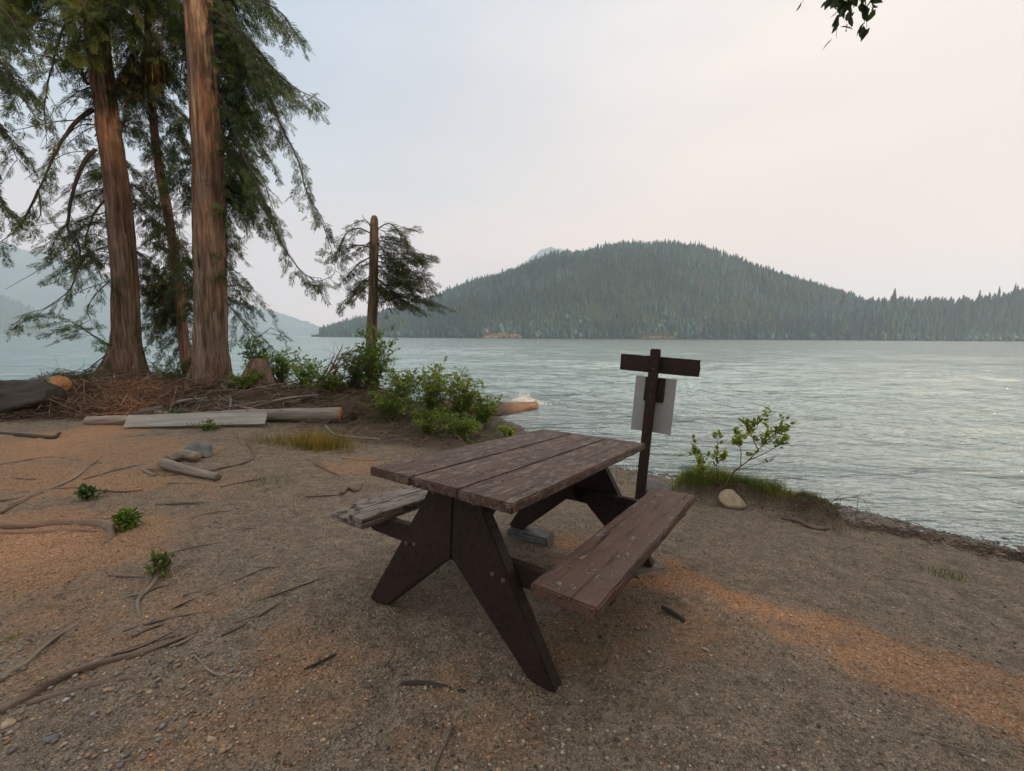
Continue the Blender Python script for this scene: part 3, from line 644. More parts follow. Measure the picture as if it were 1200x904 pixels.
# left tree: named limbs, then a random fill
for pts, da, db, r0, kw in [
    ([(110, 128), (92, 140), (72, 165), (58, 195), (45, 222), (40, 240)], 10.2, 9.6, .05, dict(dens=.7, tw=.5, sparse=.45, start=.5)),
    ([(45, 222), (32, 250), (12, 275), (-12, 290)], 9.7, 9.4, .022, dict(dens=.8, sparse=.3, tw=.4)),
    ([(45, 222), (48, 250), (38, 262)], 9.7, 9.6, .018, dict(dens=.8, sparse=.2, tw=.35)),
    ([(112, 175), (98, 190), (86, 225), (80, 262), (90, 285), (93, 308), (84, 335), (60, 357), (24, 371)], 10.2, 9.0, .042, dict(dens=.75, tw=.4, sparse=.35, start=.35, droop=.9)),
    ([(80, 262), (66, 275), (58, 300)], 9.6, 9.6, .015, dict(sparse=.3, tw=.3)),
    ([(122, 235), (108, 255), (100, 285), (112, 310), (120, 330)], 10.1, 9.8, .022, dict(dens=.8, sparse=.3, tw=.4)),
    ([(108, 5), (90, 8), (74, 35), (62, 70), (54, 110), (52, 145), (56, 172)], 9.4, 9.4, .03, dict(dens=.9, tw=.45, sparse=.35, droop=.8)),
    ([(104, 100), (86, 78), (60, 68), (25, 60)], 10.2, 9.6, .03, dict(tw=.5, sparse=.3)),
    ([(100, 95), (92, 70), (88, 50), (90, 20)], 10.1, 9.9, .03, dict(tw=.4, sparse=.4)),
    ([(108, 140), (70, 142), (30, 150), (-5, 158)], 10.2, 9.6, .014, dict(tw=.2, sparse=.75)),
    ([(128, 405), (108, 392), (88, 380), (62, 368)], 10.0, 8.9, .02, dict(dens=1.1, tw=.5, droop=.45, tint=(1.5, 1.7, 1.5), start=.25)),
    ([(126, 415), (112, 425), (96, 436), (70, 432)], 9.9, 9.2, .014, dict(dens=1., tw=.35)),
    ([(128, 330), (112, 345), (102, 362), (108, 380)], 10.0, 9.7, .014, dict(tw=.35, sparse=.2)),
    ([(122, 290), (100, 300), (85, 318), (72, 322)], 10.0, 9.7, .014, dict(tw=.35, sparse=.35)),
    ([(110, 60), (70, 30), (30, 22), (-15, 30)], 10.2, 9.2, .04, dict(tw=.7, dens=1.2)),
    ([(108, 20), (80, -20), (40, -20), (5, 15)], 10.2, 9.4, .04, dict(tw=.7, dens=1.3)),
    ([(98, -110), (60, -90), (30, -60), (15, -20), (0, 20), (-12, 70)], 10.2, 9.0, .03, dict(tw=.6, dens=1.2)),
    ]: bough(f1, l1, pp3(pts, da, db), r0, **kw)
def rnd_boughs(fol, lim, ax_, dep, num, yr, xr, dpr, r0, dens=1., tw=.55, dropr=(20, 90), tint=(1, 1, 1), **kw):
    xs = np.array([a_[0] for a_ in ax_]); ys = np.array([a_[1] for a_ in ax_])
    for _ in range(num):
        y0_ = R_.uniform(*yr); x0_ = np.interp(-y0_, -ys[::-1] if ys[0] < ys[-1] else -ys, xs[::-1] if ys[0] < ys[-1] else xs)
        x1_ = R_.uniform(*xr(y0_)) if callable(xr) else R_.uniform(*xr); dy = R_.uniform(*dropr); dd = R_.uniform(*dpr)
        a_ = np.array([x0_, y0_]); b_ = np.array([x1_, y0_+dy]); mdl = (a_+b_)/2+np.array([R_.normal()*3, R_.uniform(-5, 7) if dep == 8.8 else -R_.uniform(5, 25)])
        bough(fol, lim, [P(*a_, dep), P(*mdl, dep+dd*.5), P(*b_, dep+dd)], r0*R_.uniform(.6, 1.2), dens, tw, tint=tint, **kw)
A1 = [(147, 412), (146, 330), (139, 240), (130, 170), (121, 100), (114, 40), (108, -30), (100, -120)]
A2 = [(248, 430), (247, 380), (246, 300), (244, 200), (240, 110), (236, 40), (231, -30), (226, -120)]
A3 = [(216, 405), (211, 350), (203, 290), (195, 240), (184, 180), (178, 120), (174, 60), (172, -10), (170, -80)]
# top-left canopy
rnd_boughs(f1, l1, A1, d1, 20, (-110, -10), (-60, 200), (-1.6, 1.5), .03, 1.1, .65, (30, 85), tint=(1.15, 1.1, .95))
rnd_boughs(f1, l1, A1, d1, 15, (20, 330), (50, 118), (.2, 1.8), .016, .9, .4, (10, 50), sparse=.3)
rnd_boughs(f1, l1, A1, d1, 14, (60, 330), (150, 195), (.2, 1.5), .016, .9, .45, (10, 60), tint=(.9, .95, .9))
for k_ in range(16):
    y_ = R_.uniform(60, 330); x_ = float(np.interp(y_, [40, 170, 240, 330], [112, 128, 137, 144])); e_ = (R_.uniform(5, 95), y_+R_.uniform(-20, 70))
    bough(f1, l1, [P(x_, y_, 10.3), P((x_+e_[0])/2, (y_+e_[1])/2-R_.uniform(0, 14), 10.1), P(*e_, R_.uniform(9.4, 10.4))], .011, .6, .22, .16, .8, sparse=.82)
# drape in front of the left trunk's top
for k_ in range(7):
    x_ = 84+k_*9; bough(f1, l1, [P(101, -90, 10.3), P(x_+R_.uniform(-8, 8), -40, 9.6), P(x_+R_.uniform(-6, 6), 10, 9.35), P(x_+R_.uniform(-8, 14), 48+R_.uniform(-15, 30), 9.3)], .012, 1.1, .32, .26, .9, tint=(1.3, 1.2, .8))
# middle cedar: olive crown between trunks
rnd_boughs(f3m, l3, A3, d3, 34, (110, 370), lambda y_: (168, 226), (-.7, .8), .012, .9, .38, (5, 45))
rnd_boughs(f3m, l3, A3, d3, 34, (-60, 120), (140, 232), (-.8, .9), .014, 1.0, .5, (10, 60))
rnd_boughs(f3m, l3, A3, d3, 12, (320, 420), (172, 225), (-.3, .9), .01, 1.0, .35, (5, 25))
# right of the right trunk: wall of drooping foliage
rnd_boughs(f2m, l2, A2, d2, 25, (-120, 60), lambda y_: (268, 350), (-.3, 1.6), .03, 1., .5, (35, 110))
rnd_boughs(f2m, l2, A2, d2, 29, (40, 230), lambda y_: (266, 325), (-.25, 1.5), .022, .95, .42, (20, 70))
rnd_boughs(f2m, l2, A2, d2, 18, (200, 350), lambda y_: (264, 318), (-.2, 1.3), .014, .95, .36, (8, 50))
rnd_boughs(f2m, l2, A2, d2, 12, (-60, 330), (205, 226), (.3, 1.2), .014, 1.0, .4, (10, 60), tint=(.85, .9, .9))
for pts, da, db, r0, kw in [
    ([(252, 30), (285, 60), (305, 95), (330, 145), (347, 185), (356, 215), (368, 240), (380, 262)], 9.5, 8.6, .03, dict(dens=.9, tw=.42, sparse=.15, start=.2, droop=.9)),
    ([(262, 120), (285, 180), (310, 240), (330, 285), (345, 308), (358, 322), (378, 328)], 9.5, 8.7, .028, dict(dens=.8, tw=.35, sparse=.3, start=.3, droop=.9)),
    ([(250, 100), (275, 140), (300, 190), (318, 240), (332, 275), (340, 305)], 9.5, 8.9, .014, dict(dens=.6, tw=.25, sparse=.6)),
    ([(358, 322), (372, 330), (390, 322), (392, 310)], 8.7, 8.5, .01, dict(tw=.3, dens=1.)),
    ([(378, 262), (386, 285), (392, 305)], 8.6, 8.5, .008, dict(tw=.25, dens=.8)),
    ([(250, 10), (290, 45), (330, 90), (374, 118)], 9.5, 8.8, .03, dict(tw=.45, dens=1., start=.25)),
    ([(255, 0), (300, 0), (332, 18), (345, 40)], 9.5, 8.9, .03, dict(tw=.5, dens=1.1, start=.2)),
    ([(262, 350), (280, 372), (300, 395), (318, 384)], 9.5, 9.0, .014, dict(tw=.35, dens=1., tint=(1.2, 1.2, 1))),
    ([(238, 20), (270, 30), (300, 60), (330, 110), (352, 120), (372, 112)], 9.5, 8.6, .014, dict(tw=.35)),
    ]: bough(f2m, l2, pp3(pts, da, db), r0, **kw)
# crowns above the frame
for fo, li, ax_, nb in ((f1, l1, ax, 30), (f2m, l2, ax2, 34)):
    top = ax_[-1]
    for _ in range(nb):
        q = R_.uniform(.55, 1.0); c = catmull(ax_, 50)[int(q*49)]; a = R_.uniform(0, 6.28); ln = (1.25-q)*4.2*R_.uniform(.7, 1.1); dv_ = np.array([math.cos(a), math.sin(a), 0])
        if c[2] < 9.5: c = c+np.array([0, 0, 9.5-c[2]])*0; 
        if c[2] < 12 or (c[2] < 13.5 and dv_[1] < 0): continue
        bough(fo, li, [c, c+dv_*ln*.5+np.array([0, 0, .15]), c+dv_*ln+np.array([0, 0, -ln*.35])], .035, .7, .8, .42, .6, tmpl=FT_LO)
for fo, li, rt_, mt_ in ((f1, l1, T1, 'needles'), (f2m, l2, T2, 'needles'), (f3m, l3, T3, 'needles_olive')):
    rebase(fo.build('crown', MT[mt_]), rt_); rebase(li.build('limbs', MT['limb'], smooth=True), rt_)
# hanging lichen on the slim tree
mb = MB(); c = P(186, 75, 10.2); m = 420
inst(mb, np.array([(-.02, 0, 0), (.02, 0, 0), (.004, 0, -1), (-.004, 0, -1)], float), np.array([[0, 1, 2, 3]]), c+R_.normal(size=(m, 3))*np.array([.13, .12, .16]), rz(R_.uniform(0, 6.3, m)), np.stack([R_.uniform(.4, .9, m), np.ones(m), R_.uniform(.12, .35, m)], 1), np.array([1.6, 1.1, .8])*R_.uniform(.6, 1.2, (m, 1)))
lich = rebase(mb.build('lichen_clump', MT['needles_olive']), T3)
# --- tree mostly outside the left edge: its boughs hang in at the left
bL = P(-150, 470, 8.6); bL[2] = z1(bL[0], bL[1])-.2
TLt = empty('hemlock_tree', bL, 'tree beyond the left edge whose drooping dark boughs reach into the photo', 'tree', 'big conifers on the left bank')
axl = [bL, bL+np.array([.0, 0, 3]), bL+np.array([.1, 0, 6]), bL+np.array([.1, .1, 10])]
rebase(trunk_mesh(axl, [(0, .26), (.3, .22), (1, .1)], (.12, .3), None, MT['bark'], k=40, n=100, rid=.014, seed=8), TLt)
fo, li = MB(), MB()
for pts, da, db in [([(-140, 20), (-60, 30), (-10, 60), (18, 95), (28, 120)], 8.6, 7.9), ([(-140, 80), (-60, 100), (-12, 130), (12, 165), (20, 190)], 8.6, 7.9), ([(-140, 60), (-40, 62), (10, 88), (32, 98)], 8.6, 8.1), ([(-140, 150), (-50, 180), (-15, 215), (8, 255)], 8.6, 8.0), ([(-140, -30), (-60, -20), (0, 10), (24, 40)], 8.6, 8.),
                   ([(-140, -90), (-100, -60), (-160, 0), (-220, 30)], 8.6, 7.9), ([(-140, 50), (-200, 60), (-260, 100)], 8.6, 8.), ([(-140, 150), (-200, 170), (-240, 220)], 8.6, 8.2)]:
    bough(fo, li, pp3(pts, da, db), .025, 1.15, .42, .26, .8)
rebase(fo.build('crown', MT['needles']), TLt); rebase(li.build('limbs', MT['limb'], smooth=True), TLt)
# --- broken snag with a few leafy limbs
d4 = 8.8; b4 = P(434, 470, d4); b4[2] = z1(b4[0], b4[1])-.2
T4 = empty('broken_snag', b4, 'slim trunk with its top snapped off and a few leafy limbs, alone above the shrubs', 'tree')
ax4 = [b4]+axis_px([(435, 420), (437, 350), (438, 300), (439, 253)], d4)
rebase(trunk_mesh(ax4, [(0, .115), (.3, .1), (.8, .08), (.97, .068), (.985, .06), (1, .03)], (.04, .2), None, MT['bark'], k=36, n=120, rid=.009, seed=15, lobes=3, tile=24), T4)
fo, li = MB(), MB()
for pts, da, db, kw in [
    ([(440, 282), (455, 300), (472, 325), (490, 345), (508, 352)], 8.8, 8.5, dict(tw=.45)), ([(440, 270), (455, 262), (468, 272), (470, 290)], 8.8, 8.9, dict(tw=.35)),
    ([(437, 275), (422, 268), (408, 272), (400, 285), (398, 300)], 8.8, 8.6, dict(tw=.35)), ([(436, 300), (420, 310), (410, 322), (402, 332)], 8.8, 9.2, dict(tw=.3)),
    ([(440, 310), (460, 325), (480, 330), (500, 322)], 8.8, 9.1, dict(tw=.35)), ([(440, 325), (462, 345), (478, 355), (490, 362)], 8.8, 8.5, dict(tw=.35)), ([(440, 330), (450, 350), (455, 362)], 8.8, 8.6, dict(tw=.22)),
    ([(436, 325), (420, 335), (412, 345)], 8.8, 8.7, dict(tw=.25)), ([(436, 268), (428, 258), (415, 262)], 8.8, 8.7, dict(tw=.25)), ([(438, 290), (446, 278), (458, 280)], 8.8, 9.1, dict(tw=.3)),
    ([(436, 290), (415, 288), (398, 300), (385, 296)], 8.8, 8.9, dict(tw=.25, sparse=.3)), ([(436, 330), (418, 345), (405, 352), (398, 362)], 8.8, 8.6, dict(tw=.22, sparse=.2)), ([(440, 345), (470, 350), (500, 335), (508, 342)], 8.8, 8.7, dict(tw=.35))]:
    bough(fo, li, pp3(pts, da, db), .014, 1.7, kw.pop('tw')*.85, .2, .35, **kw)
AS = [(435, 420), (437, 350), (438, 300), (439, 253)]
rnd_boughs(fo, li, AS, 8.8, 19, (262, 345), (455, 506), (-.5, .6), .01, 1.5, .3, (-8, 25), fl=.21, droop=.35)
rnd_boughs(fo, li, AS, 8.8, 7, (268, 335), (396, 420), (-.4, .5), .008, 1.4, .25, (-5, 30), fl=.16, droop=.4)
rebase(fo.build('crown', MT['needles_olive']), T4); rebase(li.build('limbs', MT['limb'], smooth=True), T4)
# ------------------------------------------------------------------ shrubs
LEAF = (np.array([(0, 0, 0), (-.28, .35, .07), (0, .42, 0), (.28, .35, .07), (-.2, .75, .05), (0, .8, -.02), (.2, .75, .05), (0, 1.05, -.06)], float), [np.array([[0, 2, 1, 1], [0, 3, 2, 2], [1, 2, 5, 4], [2, 3, 6, 5]]), ])
LEAF = (LEAF[0], np.array([[0, 2, 1], [0, 3, 2], [1, 2, 5], [1, 5, 4], [2, 3, 6], [2, 6, 5], [4, 5, 7], [5, 6, 7]]))
def leaves_along(mb, p, n, size, spread=1.0, tint=(1, 1, 1), cv=.25, up=.4):
    L = len(p); t = R_.uniform(.25, 1, n)*(L-1); i = t.astype(int).clip(0, L-2); f = (t-i)[:, None]; c = p[i]*(1-f)+p[i+1]*f
    d = R_.normal(size=(n, 3)); d[:, 2] = d[:, 2]*.5+up; d += (p[i+1]-p[i])/(np.linalg.norm(p[i+1]-p[i], axis=1)[:, None]+1e-9)*.8
    B = basis(d, np.tile([0, 0, 1.], (n, 1))+R_.normal(size=(n, 3))*.45)
    inst(mb, *LEAF, c+R_.normal(size=(n, 3))*size*.25, B, size*R_.uniform(.55, 1.15, n), np.array(tint)*(1+cv*R_.normal(size=(n, 1))).clip(.4, 1.8))
def shrub(name, base, label, h, spread, stems=9, twigs=7, leaf=.05, nl=9, mat='leaf', group=None, tint=(1, 1, 1), lean=(0, 0), cat='shrub', stemr=.006, bare=0.0, parts=('stems', 'leaves')):
    root = empty(name, base, label, cat, group); ml, ms = MB(), MB()
    for _ in range(stems):
        a = R_.uniform(0, 6.28); o = R_.uniform(.15, 1)*spread; hh = h*R_.uniform(.55, 1.05)*(1-.25*(o/spread)**2)
        e = np.array([math.cos(a)*o+lean[0]*hh, math.sin(a)*o+lean[1]*hh, hh]); p = catmull([(R_.normal()*.03, R_.normal()*.03, -.04), e*np.array([.35, .35, .5])+R_.normal(size=3)*.03, e], 9)
        tube(ms, p, np.linspace(stemr, stemr*.3, 9), 4, (.7, .65, .6), cap=False)
        for _ in range(twigs):
            i = R_.randint(2, 9); b = p[i]; d = R_.normal(size=3); d[2] = abs(d[2])*.7+.1; d /= np.linalg.norm(d); l_ = h*R_.uniform(.12, .34)
            q = catmull([b, b+d*l_*.5+np.array([0, 0, .02]), b+d*l_+np.array([0, 0, -.02])], 5); tube(ms, q, np.linspace(stemr*.45, stemr*.15, 5), 3, (.7, .65, .6), cap=False)
            if R_.uniform() > bare: leaves_along(ml, q, nl, leaf, tint=tint)
        if bare < 1: leaves_along(ml, p[4:], int(nl*.8), leaf, tint=tint)
    ms.build(parts[0], MT['twig'], root)
    if ml.n: ml.build(parts[1], MT[mat], root)
    return root
def gz(px, dep, dz=0): p_ = (px-600)/F*dep; return np.array([p_, dep, z1(p_, dep)+dz])
SG = 'green shrubs along the bank'
sh = [  # px, depth, height, spread, stems, leaf, mat, tint, label
 (440, 8.35, 1.15, .28, 12, .065, 'leaf', (.85, .95, .8), 'tall narrow leafy shrub growing against the foot of the snapped trunk'),
 (418, 8.3, .72, .35, 13, .06, 'leaf_dark', (1.3, 1.3, 1.2), 'dark green shrub left of the snapped trunk'),
 (470, 7.9, .62, .45, 16, .05, 'leaf', (.9, .95, .8), 'bushy green shrub just right of the snapped trunk'),
 (505, 7.7, .80, .42, 17, .055, 'leaf', (1.1, 1.1, .8), 'light green shrub in the middle of the lakeside thicket'),
 (538, 7.6, .78, .40, 16, .055, 'leaf', (1.15, 1.1, .8), 'light green shrub leaning over the water at the thicket point'),
 (566, 7.5, .48, .30, 11, .05, 'leaf', (1.1, 1.15, .8), 'rightmost sparse shrub of the thicket, over the driftwood log'),
 (455, 7.1, .42, .45, 15, .045, 'leaf', (.75, .8, .7), 'low dull green shrub in front of the snapped trunk'),
 (500, 6.7, .34, .45, 15, .04, 'leaf', (.85, .9, .65), 'low shrub at the front edge of the thicket'),
 (540, 6.6, .30, .36, 13, .04, 'leaf', (.95, 1.05, .7), 'low bright shrub nearest the far end of the table'),
 (330, 9.4, .72, .40, 13, .06, 'leaf', (.85, 1., .75), 'leafy shrub on the bank between the stump and the snapped trunk'),
 (358, 9.0, .55, .40, 12, .055, 'leaf', (.9, 1., .8), 'shrub under the dead slanting branches'),
 (300, 9.5, .85, .22, 9, .06, 'leaf_dark', (1.4, 1.6, 1.3), 'slender sapling just right of the big orange trunk'),
 (285, 8.7, .30, .35, 9, .045, 'leaf', (1., 1.05, .7), 'low yellow-green plant at the foot of the big right trunk'),
 (385, 8.0, .38, .40, 12, .045, 'leaf', (.85, .9, .7), 'low shrub behind the orange end of the fallen log'),
 (205, 9.3, .42, .5, 12, .04, 'leaf_dark', (1.2, 1.2, 1.), 'dark low growth between the two big trunks'),
 (596, 6.9, .2, .12, 6, .04, 'leaf', (1.4, 1.35, .9), 'small yellowish sprig at the waterline right of the thicket'),
]
for px, dep, h, sp, st, lf, mt, ti, lab in sh: shrub('shrub', gz(px, dep), lab, h*1.15, sp*1.35, int(st*1.6), 10, lf*.9, 11, mt, SG, tuple(x*y for x, y in zip(ti, (1.6, 1.45, 1.2))))
shrub('dry_bush', gz(412, 6.9), 'tangle of bare grey twigs beside the orange log end', .42, .4, 26, 9, .03, 2, 'leaf', None, (1, .9, .6), cat='dead bush', bare=.92)
shrub('dry_bush', gz(52, 8.0), 'thin leafless bush standing over the dark log at far left', .85, .6, 9, 7, .03, 2, 'leaf', None, cat='dead bush', bare=.97, stemr=.008)
shrub('leafy_plant', gz(36, 7.2), 'small leafy plant at the right end of the dark log', .3, .2, 7, 5, .05, 7, 'leaf', None, (1.1, 1.2, 1), cat='plant')
shrub('leafy_plant', onZ(150, 620), 'bright green seedling growing alone beside the big surface root', .1, .06, 9, 4, .055, 5, 'leaf', None, (1., 1.1, .7), cat='plant', stemr=.003)
shrub('leafy_plant', onZ(192, 672), 'small green sprig at the top of the forked stick', .12, .05, 6, 5, .035, 4, 'leaf', None, (.8, .8, .5), cat='plant', stemr=.003)
shrub('leafy_plant', onZ(106, 584), 'small grey-green plant among the sticks on the left', .1, .12, 9, 4, .045, 5, 'leaf_dark', None, (1.2, 1.3, 1.1), cat='plant', stemr=.003)
shrub('leafy_plant', gz(205, 6.9), 'green seedling among the short logs on the bank', .17, .13, 7, 4, .05, 5, 'leaf_dark', None, (1.6, 1.7, 1.6), cat='plant', stemr=.003)
shrub('leafy_plant', gz(238, 6.15), 'bright weeds growing under the long grey plank', .12, .25, 12, 4, .035, 6, 'leaf', None, (1., 1., .6), cat='plant', stemr=.003)
shrub('leafy_plant', onZ(62, 802), 'tiny weed by the root at lower left', .018, .025, 4, 2, .012, 3, 'leaf', None, (1, 1.1, .7), cat='plant', stemr=.0015)
# arching sapling on the hummock
sbp = onZ(850, 572); sap = empty('sapling', sbp, 'young shrub arching right from the grassy hummock over the water', 'shrub'); ml, ms = MB(), MB()
def to(px, py, dep): return P(px, py, dep)-sbp
dp = sbp[1]
st = [[(850, 570), (860, 553), (877, 540), (893, 522), (901, 507)], [(877, 540), (897, 531), (912, 522), (918, 512)], [(868, 546), (868, 528), (862, 508)], [(889, 528), (880, 510), (874, 498)], [(842, 568), (840, 545), (841, 518)], [(846, 570), (832, 550), (818, 535), (812, 524)], [(846, 570), (826, 556), (820, 545)], [(862, 552), (885, 545), (905, 541)], [(893, 522), (908, 508), (916, 505)], [(889, 530), (880, 505), (890, 493)]]
for k_, s_ in enumerate(st):
    p = catmull([to(a, b, dp+.04*k_*(1 if k_ % 2 else -1)*min(1, j)) for j, (a, b) in enumerate(s_)], 12); tube(ms, p, np.linspace(.009 if k_ == 0 else .005, .002, 12), 5, (.8, .6, .5), cap=False)
    leaves_along(ml, p[(5 if k_ < 3 else 3):], 26 if k_ != 7 else 5, .056, tint=(1.7, 1.45, .85))
    for _ in range(6):
        i = R_.randint(6, 12); d = R_.normal(size=3)*.07; d[2] = abs(d[2]); q = catmull([p[i], p[i]+d*.6, p[i]+d], 4); tube(ms, q, [.002, .0015, .001, .001], 3, (.8, .6, .5), cap=False)
        if k_ != 7: leaves_along(ml, q, 10, .052, tint=(1.7, 1.45, .85))
ms.build('stems', MT['twig'], sap); ml.build('leaves', MT['leaf'], sap)
# ------------------------------------------------------------------ grass (nobody could count it)
gb = MB(); BL = (np.array([(-.5, 0, 0), (.5, 0, 0), (-.35, .18, .5), (.35, .18, .5), (0, .5, 1.)], float), [np.array([[0, 1, 3, 2]]), np.array([[2, 3, 4]])])
def grass(x, y, h, tint=(1, 1, 1), wd=.004, cv=.25):
    n = len(x); z = Z(x, y)-.01; hh = h*R_.uniform(.4, 1.2, n); r = rz(R_.uniform(0, 6.3, n)); 
    inst(gb, BL[0], BL[1], np.stack([x, y, z], 1), r, np.stack([np.full(n, wd), hh*R_.uniform(.3, 1.6, n), hh], 1), np.array(tint)*(1+cv*R_.normal(size=(n, 1))).clip(.4, 1.8))
def along(pts, n, s):
    pts = catmull([np.array([a[0], a[1], 0]) for a in pts], 60); i = R_.randint(0, 60, n); return pts[i, 0]+R_.normal(size=n)*s, pts[i, 1]+R_.normal(size=n)*s
H2 = [h_+np.array([0, .03, 0]) for h_ in HUM]
x_, y_ = along(H2[:3], 3200, .085); grass(x_, y_, .13, (1.3, 1.2, .9), .004)
x_, y_ = along([H2[0]+np.array([-.12, .05, 0]), H2[1]], 1500, .07); grass(x_, y_, .18, (1.2, 1.3, .8), .004)
x_, y_ = along(H2[2:], 900, .055); grass(x_, y_, .07, (1.3, 1.1, .75), .0035)
for px, py, n, s, h, ti in [(1112, 674, 120, .07, .05, (1., 1, .75)), (1060, 656, 70, .06, .03, (1, 1, .7)), (1095, 640, 60, .08, .03, (1, 1, .7)), (310, 566, 160, .12, .05, (1, 1, .6)), (330, 560, 100, .15, .04, (1, 1, .6)), (10, 752, 40, .02, .03, (1, 1.2, .6)), (500, 540, 500, .25, .06, (.9, .9, .6)), (560, 520, 400, .2, .08, (1, 1, .6)), (600, 545, 120, .2, .04, (1.1, 1, .6)), (190, 552, 90, .1, .05, (1., 1., .8)), (510, 776, 30, .03, .02, (.8, .9, .6))]:
    c = onZ(px, py); grass(c[0]+R_.normal(size=n)*s, c[1]+R_.normal(size=n)*s, h, ti)
n = 3200; x_ = R_.uniform(-4.2, -.1, n); y_ = R_.uniform(6.2, 9.4, n); m = sdist(x_, y_) > .1; grass(x_[m], y_[m], .13, (.8, .85, .6), .006)
n = 700; x_ = R_.uniform(-9.5, -3.5, n); y_ = R_.uniform(8, 10, n); grass(x_, y_, .1, (.8, .8, .55), .005)
c = onZ(372, 527)+np.array([0, .12, 0]); x_ = c[0]+R_.normal(size=1500)*.22; y_ = c[1]+R_.normal(size=1500)*.12; grass(x_, y_, .24, (1.9, 1.15, .8), .004, .45)  # orange tint puts the warm sun patch into the grass colour
x_ = c[0]-.5+R_.normal(size=700)*.3; y_ = c[1]+.1+R_.normal(size=700)*.12; grass(x_, y_, .13, (1.5, 1.1, .8), .004, .3)
tag(gb.build('grass', MT['grass']), 'short wild grass on the hummock and bank', 'grass', kind='stuff')
# ------------------------------------------------------------------ logs, planks, sticks
MT['oldlog2'] = wood_mat('bleached_log', (.09, .075, .062), (.31, .26, .215), (.2, .165, .135), 0, .6, 1.)
def log(name, pts, r, mat, label, cat='log', rough=.12, k=14, n=30, group=None, end=None, seed=0, flat=1., ends=None, forks=()):
    n = int(n*(3 if max(np.atleast_1d(r)) > .03 else 1.6)); k = k+(12 if max(np.atleast_1d(r)) > .03 else 0)
    p = catmull(pts, n); mb = MB(); r = np.interp(np.linspace(0, 1, n), np.linspace(0, 1, len(r)), r) if hasattr(r, '__len__') else np.full(n, r)
    r = r*(1+.08*fbm(np.linspace(0, 6, n), seed, 0, 3)); root = p.mean(0); root[2] = p[:, 2].min(); 
    Ln = np.linalg.norm(p[-1]-p[0]); tube(mb, p-root, r, k, (1, 1, 1), rough, True, seed, flat)
    for fk in forks: q = catmull(fk[0], 14); tube(mb, q-root, np.linspace(fk[1], fk[2], 14), max(5, k-4), (1, 1, 1), rough, True, seed)
    yaw = math.atan2(p[-1][1]-p[0][1], p[-1][0]-p[0][0])
    if ends is None: o = mb.build(name, mat, None, True); o.location = root; o.data.transform(Matrix.Rotation(-yaw, 4, 'Z')); o.rotation_euler = (0, 0, yaw); return tag(o, label, cat, group)
    E = empty(name, root, label, cat, group, (0, 0, yaw)); o = mb.build('trunk', mat, E, True); o.data.transform(Matrix.Rotation(-yaw, 4, 'Z'))
    for side in ends:
        c_ = p[0] if side == 0 else p[-1]; d = (p[0]-p[1]) if side == 0 else (p[-1]-p[-2]); d = d/np.linalg.norm(d); rr = r[0] if side == 0 else r[-1]
        m2 = MB(); tube(m2, [c_-root+d*.001-d*.0, c_-root+d*.010], rr*1.02, k, (1, 1, 1), rough, True, seed, flat); q = m2.build('cut_end', MT['cut'], E); q.data.transform(Matrix.Rotation(-yaw, 4, 'Z'))
    return E
def gl_(px, py, r=0): c = onZ(px, py); c[2] += r; return c
def gd(px, dep, r=0): return gz(px, dep, r)
log('fallen_log', [gd(95, 6.55, .05), gd(190, 6.55, .07), gd(290, 6.65, .10), gd(396, 6.75, .14)], [.075, .09, .105, .115], MT['oldlog2'], 'long grey fallen log with an orange broken right end, behind the plank', ends=(1,), rough=.2, k=18, n=50, seed=3)
# plank: thin board resting against the log
pa, pb = gd(141, 6.28, .0), gd(308, 6.36, .03); pa[2] += .10; pb[2] += .10
bm = bmesh.new(); Lp = np.linalg.norm(pb-pa); bmesh.ops.create_cube(bm, size=1); bmesh.ops.scale(bm, vec=(Lp, .20, .03), verts=bm.verts); bmesh.ops.subdivide_edges(bm, edges=[e for e in bm.edges if abs((e.verts[0].co-e.verts[1].co).x) > .5], cuts=12); 
for v_ in bm.verts: v_.co += Vector((0, R_.normal()*.002, R_.normal()*.0015))
me = D.meshes.new('plank'); bm.to_mesh(me); bm.free(); me.materials.append(MT['plank']); o = D.objects.new('plank', me); COL.objects.link(o); o.location = (pa+pb)/2
o.rotation_euler = (math.radians(52), -math.atan2(pb[2]-pa[2], Lp), math.atan2(pb[1]-pa[1], pb[0]-pa[0])); tag(o, 'long flat grey sawn plank leaning on the front of the fallen log', 'plank')
log('rotten_log', [gd(-80, 7.1, .22), gd(-10, 7.1, .28), gd(60, 7.25, .22)], [.3, .3, .24], MT['darklog'], 'thick dark rotten log at the left edge of the photo', rough=.5, k=22, n=30, seed=9)
log('short_log', [gd(118, 8.1, .05), gd(150, 7.9, .06)], .07, MT['oldlog'], 'short brown log with an orange cut end facing right, below the left big trunk', ends=(1,), seed=4)
c1 = gd(67, 8.05, .36); log('cut_stump', [gd(58, 8.5, -.05), gd(62, 8.3, .18), c1], [.2, .18, .17], MT['oldlog'], 'small sawn stump with a bright orange cut face near the left edge', 'stump', ends=(1,), seed=6)
log('short_log', [gd(147, 7.0, .06), gd(166, 7.05, .09), gd(185, 7.1, .12)], [.045, .06, .05], MT['oldlog'], 'dark weathered log piece lying tilted above the plank, left one of two', seed=7)
log('short_log', [gd(178, 6.95, .07), gd(200, 6.9, .05), gd(223, 6.9, .04)], [.06, .055, .045], MT['drift'], 'pale weathered log piece lying tilted above the plank, right one of two', seed=8)
log('short_log', [gd(195, 7.7, .06), gd(240, 7.6, .08)], .05, MT['oldlog'], 'brown log piece lying at the foot of the big right trunk', seed=18)
log('short_log', [gd(122, 8.6, .06), gd(215, 8.5, .08)], .05, MT['oldlog'], 'thin long log lying across the mound under the left big trunk', seed=19)
